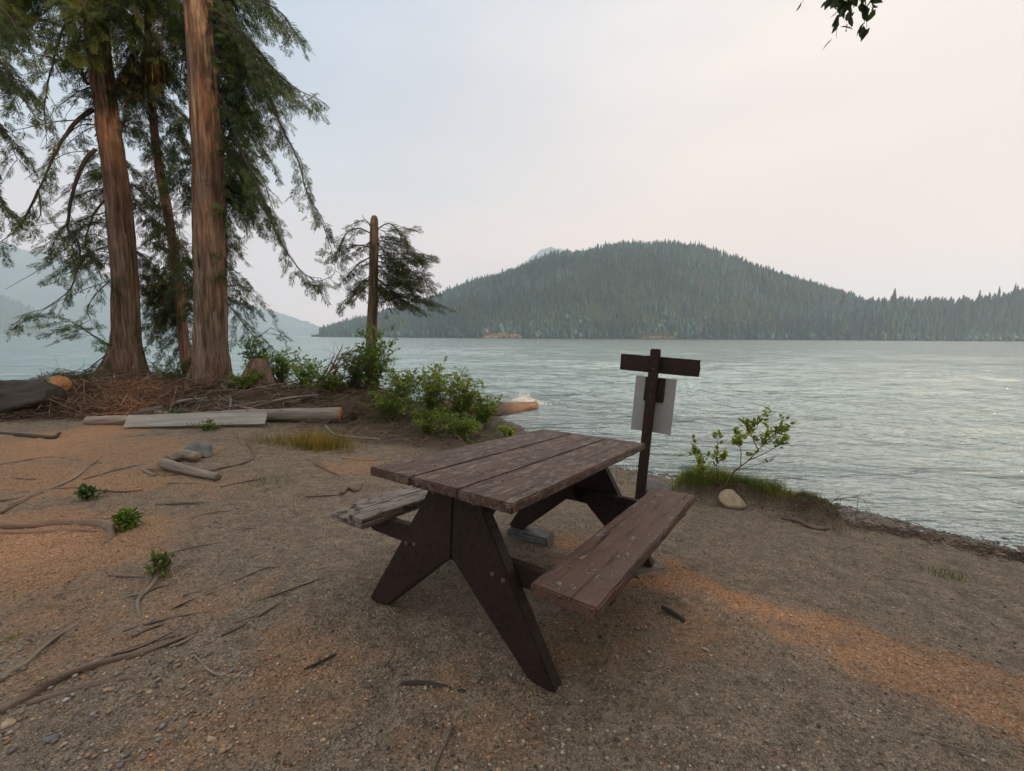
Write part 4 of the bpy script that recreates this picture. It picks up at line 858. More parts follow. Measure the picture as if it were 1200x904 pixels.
log('bare_branch', [gd(272, 7.15, .14), gd(290, 7.05, .10), gd(308, 7.0, .06)], [.022, .03, .022], MT['drift'], 'short pale bare branch lying just above the right end of the plank', 'branch', seed=20)
log('bare_branch', [gd(330, 7.6, .10), gd(345, 7.6, .12), gd(361, 7.6, .13)], [.012, .018, .012], MT['drift'], 'pale curved branch lying in the greenery right of the big trunks', 'branch', seed=21)
log('bare_branch', [gd(378, 6.2, .12), gd(388, 6.0, .06), gd(410, 5.95, .05), gd(443, 5.95, .06)], [.014, .02, .018, .012], MT['drift'], 'pale crooked branch below the orange end of the fallen log', 'branch', seed=22)
log('log_piece', [gl_(193, 549, .05), gl_(222, 557, .045), gl_(256, 563, .035)], [.055, .04, .035], MT['drift'], 'pale broken log piece lying in front of the dark grey stone', seed=23)
log('log_piece', [gl_(196, 545, .06), gl_(215, 540, .07), gl_(232, 542, .06)], [.05, .06, .045], MT['drift'], 'light stub of wood behind the pale broken log piece', seed=24)
# wood at the shore: bigger driftwood running into the lake
q0 = np.array([-1.35, 8.25, .0]); q1 = G(628, 475, WL+.05)
log('driftwood_log', [q0, (q0+q1)/2+np.array([0, 0, -.08]), q1], [.17, .15, .10], MT['root'], 'reddish driftwood log running from the thicket into the lake, washed by a small wave', rough=.3, k=18, n=30, seed=30)
# leaning dead branches right of the stump
bb = gd(372, 8.6, .1)
db_ = empty('dead_branches', bb, 'bundle of dead reddish branches slanting up beside the snapped trunk', 'branch'); mb = MB()
for (x0, y0, x1, y1) in [(372, 455, 418, 405), (374, 460, 415, 412), (370, 448, 405, 425), (384, 440, 402, 404), (372, 450, 392, 416), (388, 424, 408, 448), (395, 430, 385, 470), (400, 415, 412, 440)]:
    p = catmull([P(x0, y0, 8.6), P((x0+x1)/2, (y0+y1)/2+R_.uniform(-4, 4), 8.5), P(x1, y1, 8.4)], 10)-bb; tube(mb, p, np.linspace(.022, .006, 10), 5, (1.1, .8, .65), .2)
    for _ in range(12): i = R_.randint(1, 9); d = R_.normal(size=3)*.12; tube(mb, [p[i], p[i]+d*.5, p[i]+d+np.array([0, 0, -.03])], [.005, .003, .002], 3, (1.1, .8, .65), cap=False)
mb.build('branches', MT['twig'], db_)
# dead branches thrown over the mound
for k_ in range(46):
    x_ = R_.uniform(-9.8, -2.6); y_ = R_.uniform(6.9, 9.2); a = R_.uniform(0, 3.14) if k_ % 3 else R_.normal()*.25; L_ = R_.uniform(.3, 1.3); d = np.array([math.cos(a), math.sin(a), 0]); e = np.array([x_, y_, 0])+d*L_
    c0_ = np.array([x_, y_, z1(x_, y_)+.03]); e[2] = z1(e[0], e[1])+R_.uniform(.03, .2); m_ = (c0_+e)/2+np.array([R_.normal()*.06, R_.normal()*.06, R_.uniform(.0, .07)]); r_ = R_.uniform(.010, .034)
    fk = []
    for _ in range(R_.randint(0, 4)): q = c0_+(e-c0_)*R_.uniform(.3, .8); q[2] = max(q[2], m_[2]); v_ = d*R_.uniform(.1, .25)+np.array([R_.normal()*.15, R_.normal()*.15, R_.uniform(0, .15)]); fk.append(([q, q+v_*.5, q+v_], r_*.5, r_*.15))
    log('dead_branch', [c0_, m_, e], [r_, r_*.85, r_*.4], MT[('oldlog', 'drift', 'root', 'oldlog2')[k_ % 4]], 'dead branch lying among the brush on the mound under the big trees', 'branch', .3, 7, 16, 'dead branches on the mound', seed=k_+100, forks=fk)
# old stump right of the big tree
sp_ = gd(302, 9.1, -.05); trs = trunk_mesh([sp_, sp_+np.array([.0, 0, .3]), sp_+np.array([.03, 0, .62])], [(0, .3), (.6, .22), (1, .12)], (.1, .2), None, MT['bark'], k=40, n=40, rid=.03, seed=21, name='old_stump')
trs.data.transform(Matrix.Translation(-Vector(sp_))); trs.location = sp_; tag(trs, 'broken grey stump half hidden in greenery right of the big orange trunk', 'stump')
# sticks and roots on the ground: pixel polylines, radii, material, name, label
stk = [
 ([(12, 592), (50, 577), (85, 562), (114, 540)], [.010, .013, .012, .008], 'drift', 'stick', 'upper long straight pale stick lying on the orange ground at left'),
 ([(98, 562), (130, 553), (160, 546), (186, 544)], [.006, .009, .010, .008], 'drift', 'stick', 'thin pale stick reaching toward the broken log piece'),
 ([(0, 602), (25, 590), (50, 576), (90, 573), (140, 577), (168, 575)], [.014, .013, .012, .010, .008, .005], 'root', 'stick', 'long crooked brown stick at the left edge under the straight pale one'),
 ([(0, 588), (30, 583), (52, 578)], [.008, .009, .007], 'root', 'stick', 'short thin stick joining the crooked one at left edge'),
 ([(162, 546), (172, 554), (182, 558)], [.01, .013, .008], 'drift', 'stick', 'stubby stick beside the broken log piece'),
 ([(236, 555), (262, 549), (285, 544), (297, 537), (296, 528), (286, 516)], [.008, .012, .014, .013, .010, .006], 'root', 'stick', 'crooked branch curling up toward the fallen log'),
 ([(360, 539), (378, 549), (398, 559)], [.007, .011, .009], 'root', 'stick', 'brown stick on the ground below the pale crooked branch'),
 ([(400, 537), (420, 539), (440, 540)], [.009, .012, .008], 'cut', 'stick', 'orange-brown stick behind the table corner'),
 ([(400, 580), (408, 573), (418, 576), (424, 568)], [.02, .022, .018, .01], 'root', 'driftwood_piece', 'small knobbly driftwood piece near the left bench'),
 ([(164, 726), (162, 706), (176, 690), (186, 674), (191, 656)], [.006, .010, .010, .011, .008], 'drift', 'forked_stick', 'forked pale stick with a green sprig, left of the table'),
 ([(136, 706), (152, 700), (166, 697)], [.004, .006, .007], 'drift', 'stick', 'thin twig meeting the forked stick'),
 ([(0, 800), (14, 789), (30, 780), (46, 765), (68, 747), (90, 734)], [.013, .012, .011, .010, .008, .005], 'drift', 'stick', 'pale stick near the left edge above the long root'),
 ([(108, 724), (114, 714), (126, 712)], [.004, .006, .004], 'drift', 'stick', 'tiny pale twig above the pale stick at lower left'),
 ([(0, 836), (20, 824), (60, 801), (90, 787), (130, 775), (165, 766), (200, 753), (232, 741)], [.022, .022, .020, .018, .016, .013, .009, .004], 'root', 'tree_root', 'long smooth exposed root running in from the lower left corner'),
 ([(32, 826), (60, 817), (100, 806), (130, 801), (152, 796), (163, 800), (160, 813)], [.012, .013, .014, .014, .017, .012, .006], 'root', 'tree_root', 'shorter root with a bent end just below the long root'),
 ([(130, 770), (160, 758), (205, 746)], [.003, .005, .003], 'root', 'tree_root', 'hair-thin root running beside the long one'),
 ([(-30, 619), (40, 616), (80, 613), (112, 614), (128, 618), (130, 630), (124, 638)], [.028, .03, .032, .034, .036, .026, .014], 'root', 'tree_root', 'thick reddish surface root with a hooked end, left of the seedling'),
 ([(-30, 626), (40, 624), (90, 622), (112, 624)], [.012, .013, .012, .009], 'root', 'tree_root', 'thinner pale root running along the thick hooked one'),
 ([(0, 545), (30, 540), (60, 536), (95, 540)], [.008, .01, .01, .007], 'root', 'tree_root', 'faint root crossing the bare ground near the left edge'),
 ([(470, 801), (492, 801), (515, 806), (545, 813)], [.004, .009, .012, .010], 'darklog', 'tree_root', 'short dark root in front of the near table leg'),
 ([(530, 850), (524, 868), (512, 892), (506, 910)], [.004, .004, .005, .004], 'root', 'tree_root', 'thin pale rootlet at the bottom edge below the table'),
 ([(460, 716), (466, 740), (462, 766), (450, 782)], [.003, .004, .005, .003], 'root', 'tree_root', 'thin rootlet below the left table leg'),
 ([(776, 713), (790, 721), (802, 730)], [.010, .012, .009], 'darklog', 'stick', 'short dark stick on the ground right of the bench'),
 ([(274, 731), (290, 726), (304, 721)], [.003, .005, .004], 'root', 'stick', 'short dark twig on bare soil in the lower left middle'),
 ([(356, 786), (376, 777), (394, 768)], [.004, .006, .005], 'darklog', 'stick', 'dark twig left of the near table leg'),
 ([(1090, 868), (1115, 876), (1140, 883)], [.003, .004, .003], 'drift', 'stick', 'thin light twig in the lower right corner area'),
 ([(300, 706), (330, 696), (380, 678)], [.002, .004, .003], 'darklog', 'stick', 'long thin dark twig on the soil left of the left bench'),
 ([(915, 608), (935, 612), (955, 620), (972, 618)], [.01, .016, .016, .008], 'root', 'driftwood_piece', 'brown root-like wood below the right end of the hummock'),
 ([(0, 509), (35, 512), (62, 514), (70, 508)], [.02, .03, .03, .015], 'darklog', 'driftwood_piece', 'dark rotten slab on the orange ground under the dark log'),
]
for k_, (pl, rr, mt, nm, lab) in enumerate(stk):
    pts = [onZ(a, b) for a, b in pl]
    pts = [p+np.array([0, 0, np.interp(i_/(len(pts)-1), np.linspace(0, 1, len(rr)), rr)*(.3 if nm != 'tree_root' else -.15)+.004]) for i_, p in enumerate(pts)]
    log(nm, pts, rr, MT[mt], lab, 'root' if nm == 'tree_root' else 'driftwood' if nm == 'driftwood_piece' else 'stick', .22, 8, 26, None, seed=k_+40)
for k_ in range(34):
    px, py = R_.uniform(-10, 400), 512+260*R_.uniform(0, 1)**1.7
    if px > 230+ (800-py)*.6: px *= .5
    c0_ = onZ(px, py); a = R_.normal()*.5+.25; L_ = R_.uniform(.08, .42); d = np.array([math.cos(a), math.sin(a), 0])*L_; r_ = R_.uniform(.002, .006)*(1+L_)
    q_ = [c0_, c0_+d*.5+np.array([R_.normal()*.03, R_.normal()*.03, 0]), c0_+d]
    for q in q_: q[2] = z1(q[0], q[1])+r_*.25+.004
    log('stick', q_, [r_, r_*1.1, r_*.4], MT[('root', 'oldlog', 'drift')[k_ % 3]], 'thin dead stick lying loose on the bare soil left of the table', 'stick', .22, 6, 14, 'loose sticks left of the table', seed=k_+300)
# thin bare twigs arching at the waterline, right of the hummock
mb = MB(); wb = onZ(968, 600); tube(mb, catmull([P(968, 600, wb[1])-wb, P(975, 588, wb[1])-wb, P(1000, 583, wb[1])-wb, P(1022, 590, wb[1]-.2)-wb], 12), np.linspace(.005, .002, 12), 4, (.7, .6, .5))
for a_, b_ in (((985, 585), (984, 600)), ((1000, 583), (1012, 577)), ((1006, 586), (1003, 600)), ((1012, 586), (1022, 604)), ((978, 586), (988, 578))): tube(mb, [P(*a_, wb[1])-wb, P(*b_, wb[1])-wb], [.003, .0015], 3, (.7, .6, .5))
for px in (): tube(mb, [P(px, 592, wb[1])-wb, P(px-3, 572-(px == 938)*6, wb[1])-wb], [.002, .001], 3, (.7, .6, .5))
o = mb.build('bare_twigs', MT['twig']); o.location = wb; tag(o, 'thin bare twigs arching at the waterline right of the hummock', 'twigs')
# ------------------------------------------------------------------ loose litter
BOX = (np.array([(-.5, -.5, -.5), (.5, -.5, -.5), (.5, .5, -.5), (-.5, .5, -.5), (-.5, -.5, .5), (.5, -.5, .5), (.5, .5, .5), (-.5, .5, .5)], float), np.array([[0, 3, 2, 1], [4, 5, 6, 7], [0, 1, 5, 4], [1, 2, 6, 5], [2, 3, 7, 6], [3, 0, 4, 7]]))
tw = MB()
def twigs(n, x, y, lo, hi, lift=.02, pitch=.12, r=(.0015, .005), base=(1, 1, 1)):
    z = Z(x, y); a = R_.uniform(0, 6.28, n); t = R_.normal(size=n)*pitch; fwd = np.stack([np.cos(a)*np.cos(t), np.sin(a)*np.cos(t), np.sin(t)], 1); B = basis(fwd, np.tile([0, 0, 1.], (n, 1))+R_.normal(size=(n, 3))*.05)
    L_ = R_.uniform(lo, hi, n)*R_.uniform(.4, 1, n); w = R_.uniform(*r, n)*(.5+L_/hi); v = BOX[0].copy(); v[:, 1][v[:, 1] > 0] = .5; v[v[:, 1] > 0] *= np.array([.5, 1, .5])
    inst(tw, v, BOX[1], np.stack([x, y, z+R_.uniform(0, 1, n)*lift+w*.5], 1), B, np.stack([w, L_, w], 1), np.array(base)*R_.uniform(.35, 1.5, (n, 1))*np.array([1, .93, .86])**R_.uniform(0, 2, (n, 1)))
n = 6500; x_ = R_.uniform(-11, -2.6, n); y_ = R_.uniform(6.7, 10.6, n); twigs(n, x_, y_, .08, .7, .12, .25, (.003, .013), (.85, .8, .75))
n = 2600; x_ = R_.uniform(-9.5, -5.8, n); y_ = R_.uniform(6.9, 8.8, n); twigs(n, x_, y_, .1, .8, .24, .4, (.004, .013), (.8, .66, .56))
n = 1600; x_ = R_.uniform(-3.2, -.4, n); y_ = R_.uniform(5.9, 8.4, n); twigs(n, x_, y_, .06, .4, .09, .25, (.003, .008))
n = 2600; x_ = R_.uniform(-6.5, -.5, n); y_ = 1.2+5.2*R_.uniform(0, 1, n)**.7; twigs(n, x_, y_, .01, .10, .004, .05, (.0008, .0026))
n = 2600; x_ = R_.uniform(-2.5, 3.6, n); y_ = 1.1+3.6*R_.uniform(0, 1, n); m = sdist(x_, y_) > .1; twigs(m.sum(), x_[m], y_[m], .008, .06, .003, .05, (.0006, .0022))
wx = [onZ(a, b) for a, b in ((930, 604), (1000, 615), (1080, 630), (1150, 645), (1200, 655), (1260, 668))]; x_, y_ = along(wx, 1500, .07); twigs(1500, x_, y_, .01, .14, .015, .15, (.001, .005), (.5, .42, .36))
x_, y_ = along([onZ(640, 548), onZ(700, 560), onZ(735, 568)], 160, .08); twigs(160, x_, y_, .02, .1, .01, .1, (.001, .004))
tag(tw.build('twig_litter', MT['twig']), 'dead twigs and forest litter strewn over the bank and soil', 'litter', kind='stuff')
pb_ = MB()
def pebbles(n, x, y, lo, hi, cols, sink=.35, flat=.6, pw=2.5):
    s_ = lo+(hi-lo)*R_.uniform(0, 1, n)**pw; z = Z(x, y, True); c_ = np.array(cols)[R_.randint(0, len(cols), n)]*R_.uniform(.6, 1.35, (n, 1))
    tv = ICO[0]*(1+.0*ICO[0]); inst(pb_, tv, ICO[1], np.stack([x, y, z+s_*flat*(.5-sink)], 1), np.einsum('mij,mjk->mik', rz(R_.uniform(0, 6.3, n)), randrot(n)*0+np.eye(3)), np.stack([s_*R_.uniform(.6, 1.1, n), s_*R_.uniform(.5, 1, n), s_*flat*R_.uniform(.6, 1.1, n)], 1)*.5, c_)
grav = [(.36, .28, .2), (.23, .19, .15), (.4, .33, .26), (.10, .082, .066), (.27, .2, .135), (.32, .26, .2)]
n = 26000; a = R_.uniform(-.98, .98, n); r = 1.15+5.2*R_.uniform(0, 1, n)**1.25; x_, y_ = r*np.sin(a), r*np.cos(a); m = sdist(x_, y_) > -.1; pebbles(m.sum(), x_[m], y_[m], .003, .019, grav)
n = 5200; i = R_.randint(0, 16, n); t = R_.uniform(0, 1, n); A_ = np.array([G(a, b, WL)[:2] for a, b in shore_px[:17]]); i = i.clip(0, 15); q = A_[i]*(1-t[:, None])+A_[i+1]*t[:, None]+R_.normal(size=(n, 2))*.2; pebbles(n, q[:, 0], q[:, 1], .008, .035, [(.24, .21, .18), (.16, .145, .13), (.3, .24, .2), (.12, .10, .09)])
n = 70; i = R_.randint(0, 15, n); t = R_.uniform(0, 1, n); q = A_[i]*(1-t[:, None])+A_[i+1]*t[:, None]+R_.normal(size=(n, 2))*.16; pebbles(n, q[:, 0], q[:, 1], .02, .065, [(.2, .18, .16), (.13, .12, .11), (.27, .22, .18)], .2, .6, 3)
n = 1500; cc = onZ(690, 552); x_ = cc[0]+R_.normal(size=n)*.45; y_ = cc[1]+R_.normal(size=n)*.25; pebbles(n, x_, y_, .008, .04, [(.34, .28, .24), (.26, .2, .17), (.2, .18, .16)])
n = 420; x_ = R_.uniform(-2.2, -.9, n); y_ = 1.15+R_.uniform(0, .6, n); pebbles(n, x_, y_, .008, .03, [(.3, .28, .26), (.2, .18, .16), (.33, .22, .13)], .2)
tag(pb_.build('gravel', MT['pebble']), 'loose gravel and small pebbles on the beach', 'gravel', kind='stuff')
# orange wood chips, needles and bark crumbs; their orange also paints the sun patches
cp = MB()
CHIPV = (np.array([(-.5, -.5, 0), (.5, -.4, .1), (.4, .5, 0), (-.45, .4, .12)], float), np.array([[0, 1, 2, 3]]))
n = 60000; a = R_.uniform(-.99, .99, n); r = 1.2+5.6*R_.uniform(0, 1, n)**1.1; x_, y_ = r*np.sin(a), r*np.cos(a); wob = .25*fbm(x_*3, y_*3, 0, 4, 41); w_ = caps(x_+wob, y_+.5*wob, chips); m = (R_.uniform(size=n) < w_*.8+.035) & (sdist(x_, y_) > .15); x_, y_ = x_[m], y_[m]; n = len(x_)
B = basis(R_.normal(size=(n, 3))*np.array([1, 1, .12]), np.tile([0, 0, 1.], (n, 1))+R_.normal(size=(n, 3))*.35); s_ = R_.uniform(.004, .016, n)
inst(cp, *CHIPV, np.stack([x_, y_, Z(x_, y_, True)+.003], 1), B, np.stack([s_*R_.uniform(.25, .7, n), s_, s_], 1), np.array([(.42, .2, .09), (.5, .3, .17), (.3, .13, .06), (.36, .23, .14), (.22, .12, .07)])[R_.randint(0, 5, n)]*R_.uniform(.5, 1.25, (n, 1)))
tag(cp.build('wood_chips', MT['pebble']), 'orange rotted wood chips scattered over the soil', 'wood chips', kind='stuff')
# pale fallen scraps
for px, py, s_, lab in [(330, 779, .016, 'small yellow leaf on bare soil left of the near table leg'), (821, 760, .03, 'pale translucent scrap on the soil right of the bench'), (1000, 838, .014, 'tiny white fleck on the soil at lower right')]:
    c = onZ(px, py); mb = MB(); inst(mb, *LEAF, np.zeros((1, 3)), basis(np.array([[.6, -.7, .1]]), np.array([[.2, .1, 1.]])), [s_*1.4], np.array([[1., 1, 1]])); o = mb.build('fallen_leaf', MT['cut'] if px == 330 else MT['plank']); o.location = c+np.array([0, 0, .006]); tag(o, lab, 'leaf')
# foam where the small wave meets the driftwood
mb = MB(); n = 1500; t = R_.beta(1.2, 3.5, n); a_ = G(606, 471, WL); b_ = G(652, 476, WL); c_ = a_*(1-t[:, None])+b_*t[:, None]; pk = np.exp(-((t-.18)/.14)**2)
c_ = c_+R_.normal(size=(n, 3))*np.array([.10, .16, .0]); c_[:, 2] = WL+.02+np.abs(R_.normal(size=n))*(.015+.09*pk); inst(mb, *ICO, c_, randrot(n), R_.uniform(.002, .011, (n, 3))); 
tag(mb.build('wave_foam', MT['foam']), 'white splash where a small wave breaks on the driftwood log', 'foam', kind='stuff')
# ------------------------------------------------------------------ unseen trees added behind the camera: crowns shade the beach, holed for sun patches
lit = [([(655, 612), (685, 620)], .10), ([(700, 640), (745, 665)], .10), ([(790, 655), (870, 700), (1000, 752), (1100, 795), (1210, 838)], .17), ([(1120, 765), (1210, 800)], .08), ([(735, 700), (800, 750)], .10), ([(0, 640), (70, 650)], .35), ([(0, 590), (60, 580)], .3), ([(20, 540), (100, 515)], .4), ([(110, 568), (160, 572)], .2), ([(340, 790)], .12), ([(250, 840), (310, 830)], .12), ([(372, 525)], .45), ([(395, 490)], .3), ([(410, 550)], .12), ([(140, 500), (150, 470)], .3), ([(880, 600)], .2), ([(540, 815)], .07)]
def litmask(x, y):
    m = np.zeros(x.shape, bool)
    for pts, r in lit:
        q = [G(*p_, -.05) for p_ in pts]; q = q*2 if len(q) == 1 else q; m |= segd(x, y, q) < r+.2
    return m
hx = np.array([SUN_H[0], SUN_H[1]]); pxv = np.array([-SUN_H[1], SUN_H[0]])
gt = []
for k_, (a_, d_) in enumerate([(-4.2, 10.5), (-.4, 12.5), (3.0, 11.), (5.4, 13.)]):
    q = hx*d_+pxv*a_; gt.append(q)
labs = ['conifer standing behind the photographer, farthest left', 'tall conifer behind the photographer', 'conifer behind the photographer near the shore', 'conifer behind the photographer closest to the water']
cm = [MB() for _ in gt]
n = 42000; aa = R_.uniform(-7.5, 7.6, n); zz = R_.uniform(.6, 18, n); dd = R_.uniform(9.3, 13.8, n); X = hx[0]*dd+pxv[0]*aa; Y = hx[1]*dd+pxv[1]*aa
s_ = zz/math.tan(SUN_EL); gx, gy = X-hx[0]*s_, Y-hx[1]*s_; sz = .42
keep = ~litmask(gx, gy)
edge = 12.6+1.*vnoise(aa*.8, 0, 0, 5)+5*np.exp(-((aa-2.75)/.55)**2); keep &= (zz < edge) | (R_.uniform(size=n) < .07)
keep &= (aa < 5.2) | (R_.uniform(size=n) < .5)
ti = np.argmin(np.stack([np.hypot(X-q[0], Y-q[1]) for q in gt]), 0)
for k_, q in enumerate(gt):
    zb = z1(q[0], q[1])-.1; root = empty('conifer', (q[0], q[1], zb), labs[k_], 'tree', 'conifers behind the photographer')
    trunk_mesh([(0, 0, 0), (.05, 0, 4), (0, .05, 9), (0, 0, 14.5)], [(0, .26), (.5, .17), (1, .05)], (.1, .3), root, MT['bark'], k=24, n=60, rid=.012, seed=k_)
    m = keep & (ti == k_); c = np.stack([X, Y, zz], 1)[m]-np.array([q[0], q[1], zb]); nn = len(c)
    dv_ = c*np.array([1, 1, 0])+R_.normal(size=(nn, 3))*1.2; dv_[:, 2] -= .8
    tv, tf = FT_LO[0]; tv = tv*np.array([2.4, 1, 1])-np.array([0, .5, 0]); inst(cm[k_], tv, tf, c, basis(dv_, R_.normal(size=(nn, 3))), sz*R_.uniform(.8, 1.3, nn), np.ones((nn, 3))*R_.uniform(.6, 1.4, (nn, 1)))
    cm[k_].build('crown', MT['needles'], root)
    ml = MB()
    for _ in range(40): 
        h_ = R_.uniform(1.5, 12.5); a = R_.uniform(0, 6.28); l_ = 2.6*(1-h_/14); tube(ml, [(0, 0, h_), (math.cos(a)*l_*.5, math.sin(a)*l_*.5, h_+.1), (math.cos(a)*l_, math.sin(a)*l_, h_-.35)], [.035, .02, .008], 4)
    ml.build('limbs', MT['limb'], root)
# broadleaf tree right behind, one branch hanging into the top of the picture
tb = np.array([1.8, -2.8, 0]); tb[2] = z1(tb[0], tb[1])-.1
HB = empty('birch_tree', tb, 'broadleaf tree whose hanging branch tip enters at the top of the photo', 'tree')
rebase(trunk_mesh([tb, tb+np.array([-.1, 0, 3]), tb+np.array([-.2, .1, 6]), tb+np.array([-.1, .1, 9.5])], [(0, .2), (.6, .13), (1, .04)], (.06, .2), None, MT['bark'], k=28, n=60, rid=.006, seed=3), HB)
ml, ms = MB(), MB()
arm0 = P(990, -60, 3.0)
def hang(px0, px1, y1, dep, n=26):
    arm = catmull([tb+np.array([-.15, 0, 4.2]), tb+np.array([-.1, 2.2, 4.8]), arm0+np.array([.1, 0, .25]), arm0+np.array([-.35, .1, -.05])], 40); p = catmull([arm[np.argmin(np.linalg.norm(arm-P(px0, -60, dep), axis=1))], P((px0+px1)/2, -20, dep), P(px1, y1, dep)], 14); tube(ms, p, np.linspace(.004, .0012, 14), 4, (.5, .45, .4), cap=False)
    i = np.linspace(5, 13, n).astype(int); d = R_.normal(size=(n, 3))*np.array([.7, .7, .4])+np.array([0, 0, -.9]); inst(ml, *LEAF, p[i]+R_.normal(size=(n, 3))*.012, basis(d, R_.normal(size=(n, 3))), .075*R_.uniform(.6, 1.1, n), np.ones((n, 3))*R_.uniform(.5, 1.1, (n, 1)))
for a_ in [(985, 980, 44, 3.0, 14), (975, 984, 20, 3.0, 20), (1000, 994, 26, 3.05, 18), (972, 972, 8, 2.95, 16), (1012, 1013, 28, 3.1, 12), (1020, 1022, 10, 3.1, 12), (990, 988, 5, 3.05, 18), (944, 941, 3, 3., 8), (1004, 1003, 6, 3.1, 16), (1008, 1016, 36, 3.1, 3)]: hang(*a_)
arm0 = P(990, -60, 3.0)
tube(ms, catmull([tb+np.array([-.15, 0, 4.2]), tb+np.array([-.1, 2.2, 4.8]), arm0+np.array([.1, 0, .25]), arm0+np.array([-.35, .1, -.05])], 20), np.linspace(.05, .006, 20), 6, (.5, .45, .4))
for _ in range(34):
    h_ = R_.uniform(4.2, 9.2); a = R_.uniform(0, 6.28); l_ = R_.uniform(1.2, 2.3)*(1.3-h_/11); c = tb+np.array([-.1, 0, h_]); e = c+np.array([math.cos(a)*l_, math.sin(a)*l_, .3])
    if e[1] > .6: e[2] = max(e[2], e[1]*.95+4.6)
    p = catmull([c, (c+e)/2+np.array([0, 0, .35]), e], 12); tube(ms, p, np.linspace(.035, .006, 12), 4, (.5, .45, .4), cap=False)
    for j in range(14):
        i = R_.randint(3, 12); d = R_.normal(size=3)*.35; d[2] -= .15; q = catmull([p[i], p[i]+d*.6, p[i]+d+np.array([0, 0, -.15])], 5)
        if q[-1][1] > 1.2 and q[-1][2] < 1.5+q[-1][1]*1.05: continue
        leaves_along(ml, q, 22, .10, up=-.3)
rebase(ms.build('limbs', MT['limb']), HB); rebase(ml.build('crown', MT['leaf_dark']), HB)
# ------------------------------------------------------------------ light, sky, haze
W = D.worlds.new('World'); SC.world = W; W.use_nodes = True; nt = W.node_tree; nt.nodes.clear(); L = nt.links
o = nt.nodes.new('ShaderNodeOutputWorld'); sky = nt.nodes.new('ShaderNodeTexSky'); sky.sky_type = 'NISHITA'; sky.sun_disc = False
sky.sun_elevation = SUN_EL; sky.sun_rotation = math.atan2(SUN_H[0], SUN_H[1]); sky.dust_density = 6; sky.air_density = 1.2
b1 = nt.nodes.new('ShaderNodeBackground'); b1.inputs[1].default_value = .1; L.new(sky.outputs[0], b1.inputs[0])
tc = nt.nodes.new('ShaderNodeTexCoord'); sp = nt.nodes.new('ShaderNodeSeparateXYZ'); L.new(tc.outputs['Generated'], sp.inputs[0])
def rmp(fac, st):
    r = nt.nodes.new('ShaderNodeValToRGB'); L.new(fac, r.inputs[0]); e = r.color_ramp.elements
    while len(e) < len(st): e.new(.5)
    for k, (p, c) in zip(e, st): k.position = p; k.color = (*c, 1)
    return r.outputs[0]
def mx(fac, a, b, mode='MIX'):
    r = nt.nodes.new('ShaderNodeMixRGB'); r.blend_type = mode
    for i, v in enumerate((fac, a, b)):
        if isinstance(v, bpy.types.NodeSocket): L.new(v, r.inputs[i])
        else: r.inputs[i].default_value = v if i == 0 else (*v, 1)
    return r.outputs[0]
# smoke-veiled sky: pinkish grey low down, paler above; bluer and dimmer to the west, whiter toward the sun's side
lf = rmp(sp.outputs[2], [(0.0, (.95, .66, .57)), (.1, (.84, .60, .54)), (.3, (.48, .53, .59)), (.6, (.31, .44, .59)), (.82, (1.15, 1.2, 1.25))])
rt = rmp(sp.outputs[2], [(0.0, (1.0, .68, .54)), (.1, (.98, .67, .54)), (.3, (.82, .68, .595)), (.6, (.81, .74, .69)), (.82, (1.3, 1.25, 1.2))])
mp = nt.nodes.new('ShaderNodeMapRange'); mp.interpolation_type = 'SMOOTHSTEP'; L.new(sp.outputs[0], mp.inputs[0]); mp.inputs[1].default_value = -.75; mp.inputs[2].default_value = .6
base = mx(mp.outputs[0], lf, rt)
mpg = nt.nodes.new('ShaderNodeMapping'); L.new(tc.outputs['Generated'], mpg.inputs[0]); mpg.inputs['Scale'].default_value = (1.5, 1.5, 5)
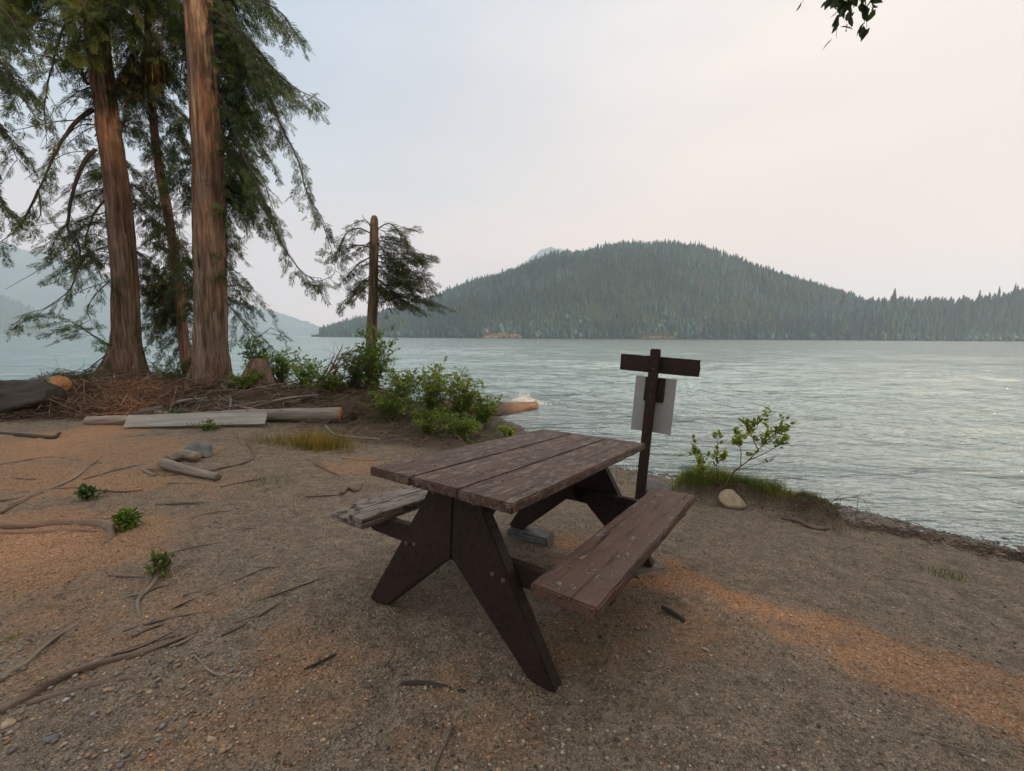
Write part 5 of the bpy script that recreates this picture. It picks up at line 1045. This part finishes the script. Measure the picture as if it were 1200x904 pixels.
nz = nt.nodes.new('ShaderNodeTexNoise'); L.new(mpg.outputs[0], nz.inputs['Vector']); nz.inputs['Scale'].default_value = 1.6; nz.inputs['Detail'].default_value = 4; nz.inputs['Roughness'].default_value = .4
cl = rmp(nz.outputs['Fac'], [(.38, (.96, .965, .975)), (.62, (1.05, 1.035, 1.02))])
base = mx(1.0, base, cl, 'MULTIPLY')
b2 = nt.nodes.new('ShaderNodeBackground'); b2.inputs[1].default_value = SKYK; L.new(base, b2.inputs[0])
ms = nt.nodes.new('ShaderNodeMixShader'); ms.inputs[0].default_value = .9; L.new(b1.outputs[0], ms.inputs[1]); L.new(b2.outputs[0], ms.inputs[2]); L.new(ms.outputs[0], o.inputs[0])
sl = D.lights.new('sun', 'SUN'); sl.energy = SUN_E; sl.angle = math.radians(1.6); sl.color = (1, .60, .34)
so = D.objects.new('sun', sl); COL.objects.link(so); so.rotation_euler = Vector(-SUN).to_track_quat('-Z', 'Y').to_euler(); so.location = SUN*30
# haze
hm = D.materials.new('smoke_haze'); hm.use_nodes = True; hm.node_tree.nodes.clear(); ho = hm.node_tree.nodes.new('ShaderNodeOutputMaterial'); pv = hm.node_tree.nodes.new('ShaderNodeVolumePrincipled')
pv.inputs['Color'].default_value = (.68, .82, .95, 1); pv.inputs['Density'].default_value = HAZE; pv.inputs['Anisotropy'].default_value = .2; hm.node_tree.links.new(pv.outputs[0], ho.inputs['Volume'])
bm = bmesh.new(); bmesh.ops.create_cube(bm, size=1); me = D.meshes.new('haze'); bm.to_mesh(me); bm.free(); me.materials.append(hm)
hz = D.objects.new('haze', me); COL.objects.link(hz); hz.scale = (15000, 13000, 840); hz.location = (0, 0, 420-8); tag(hz, 'thin wildfire smoke over the lake', kind='stuff')
SC.view_settings.view_transform = 'Standard'; SC.view_settings.look = 'None'; SC.view_settings.gamma = 1; SC.view_settings.exposure = EXPO
SC.cycles.use_denoising = True; SC.cycles.max_bounces = 8; SC.cycles.transparent_max_bounces = 16; SC.cycles.volume_bounces = 2
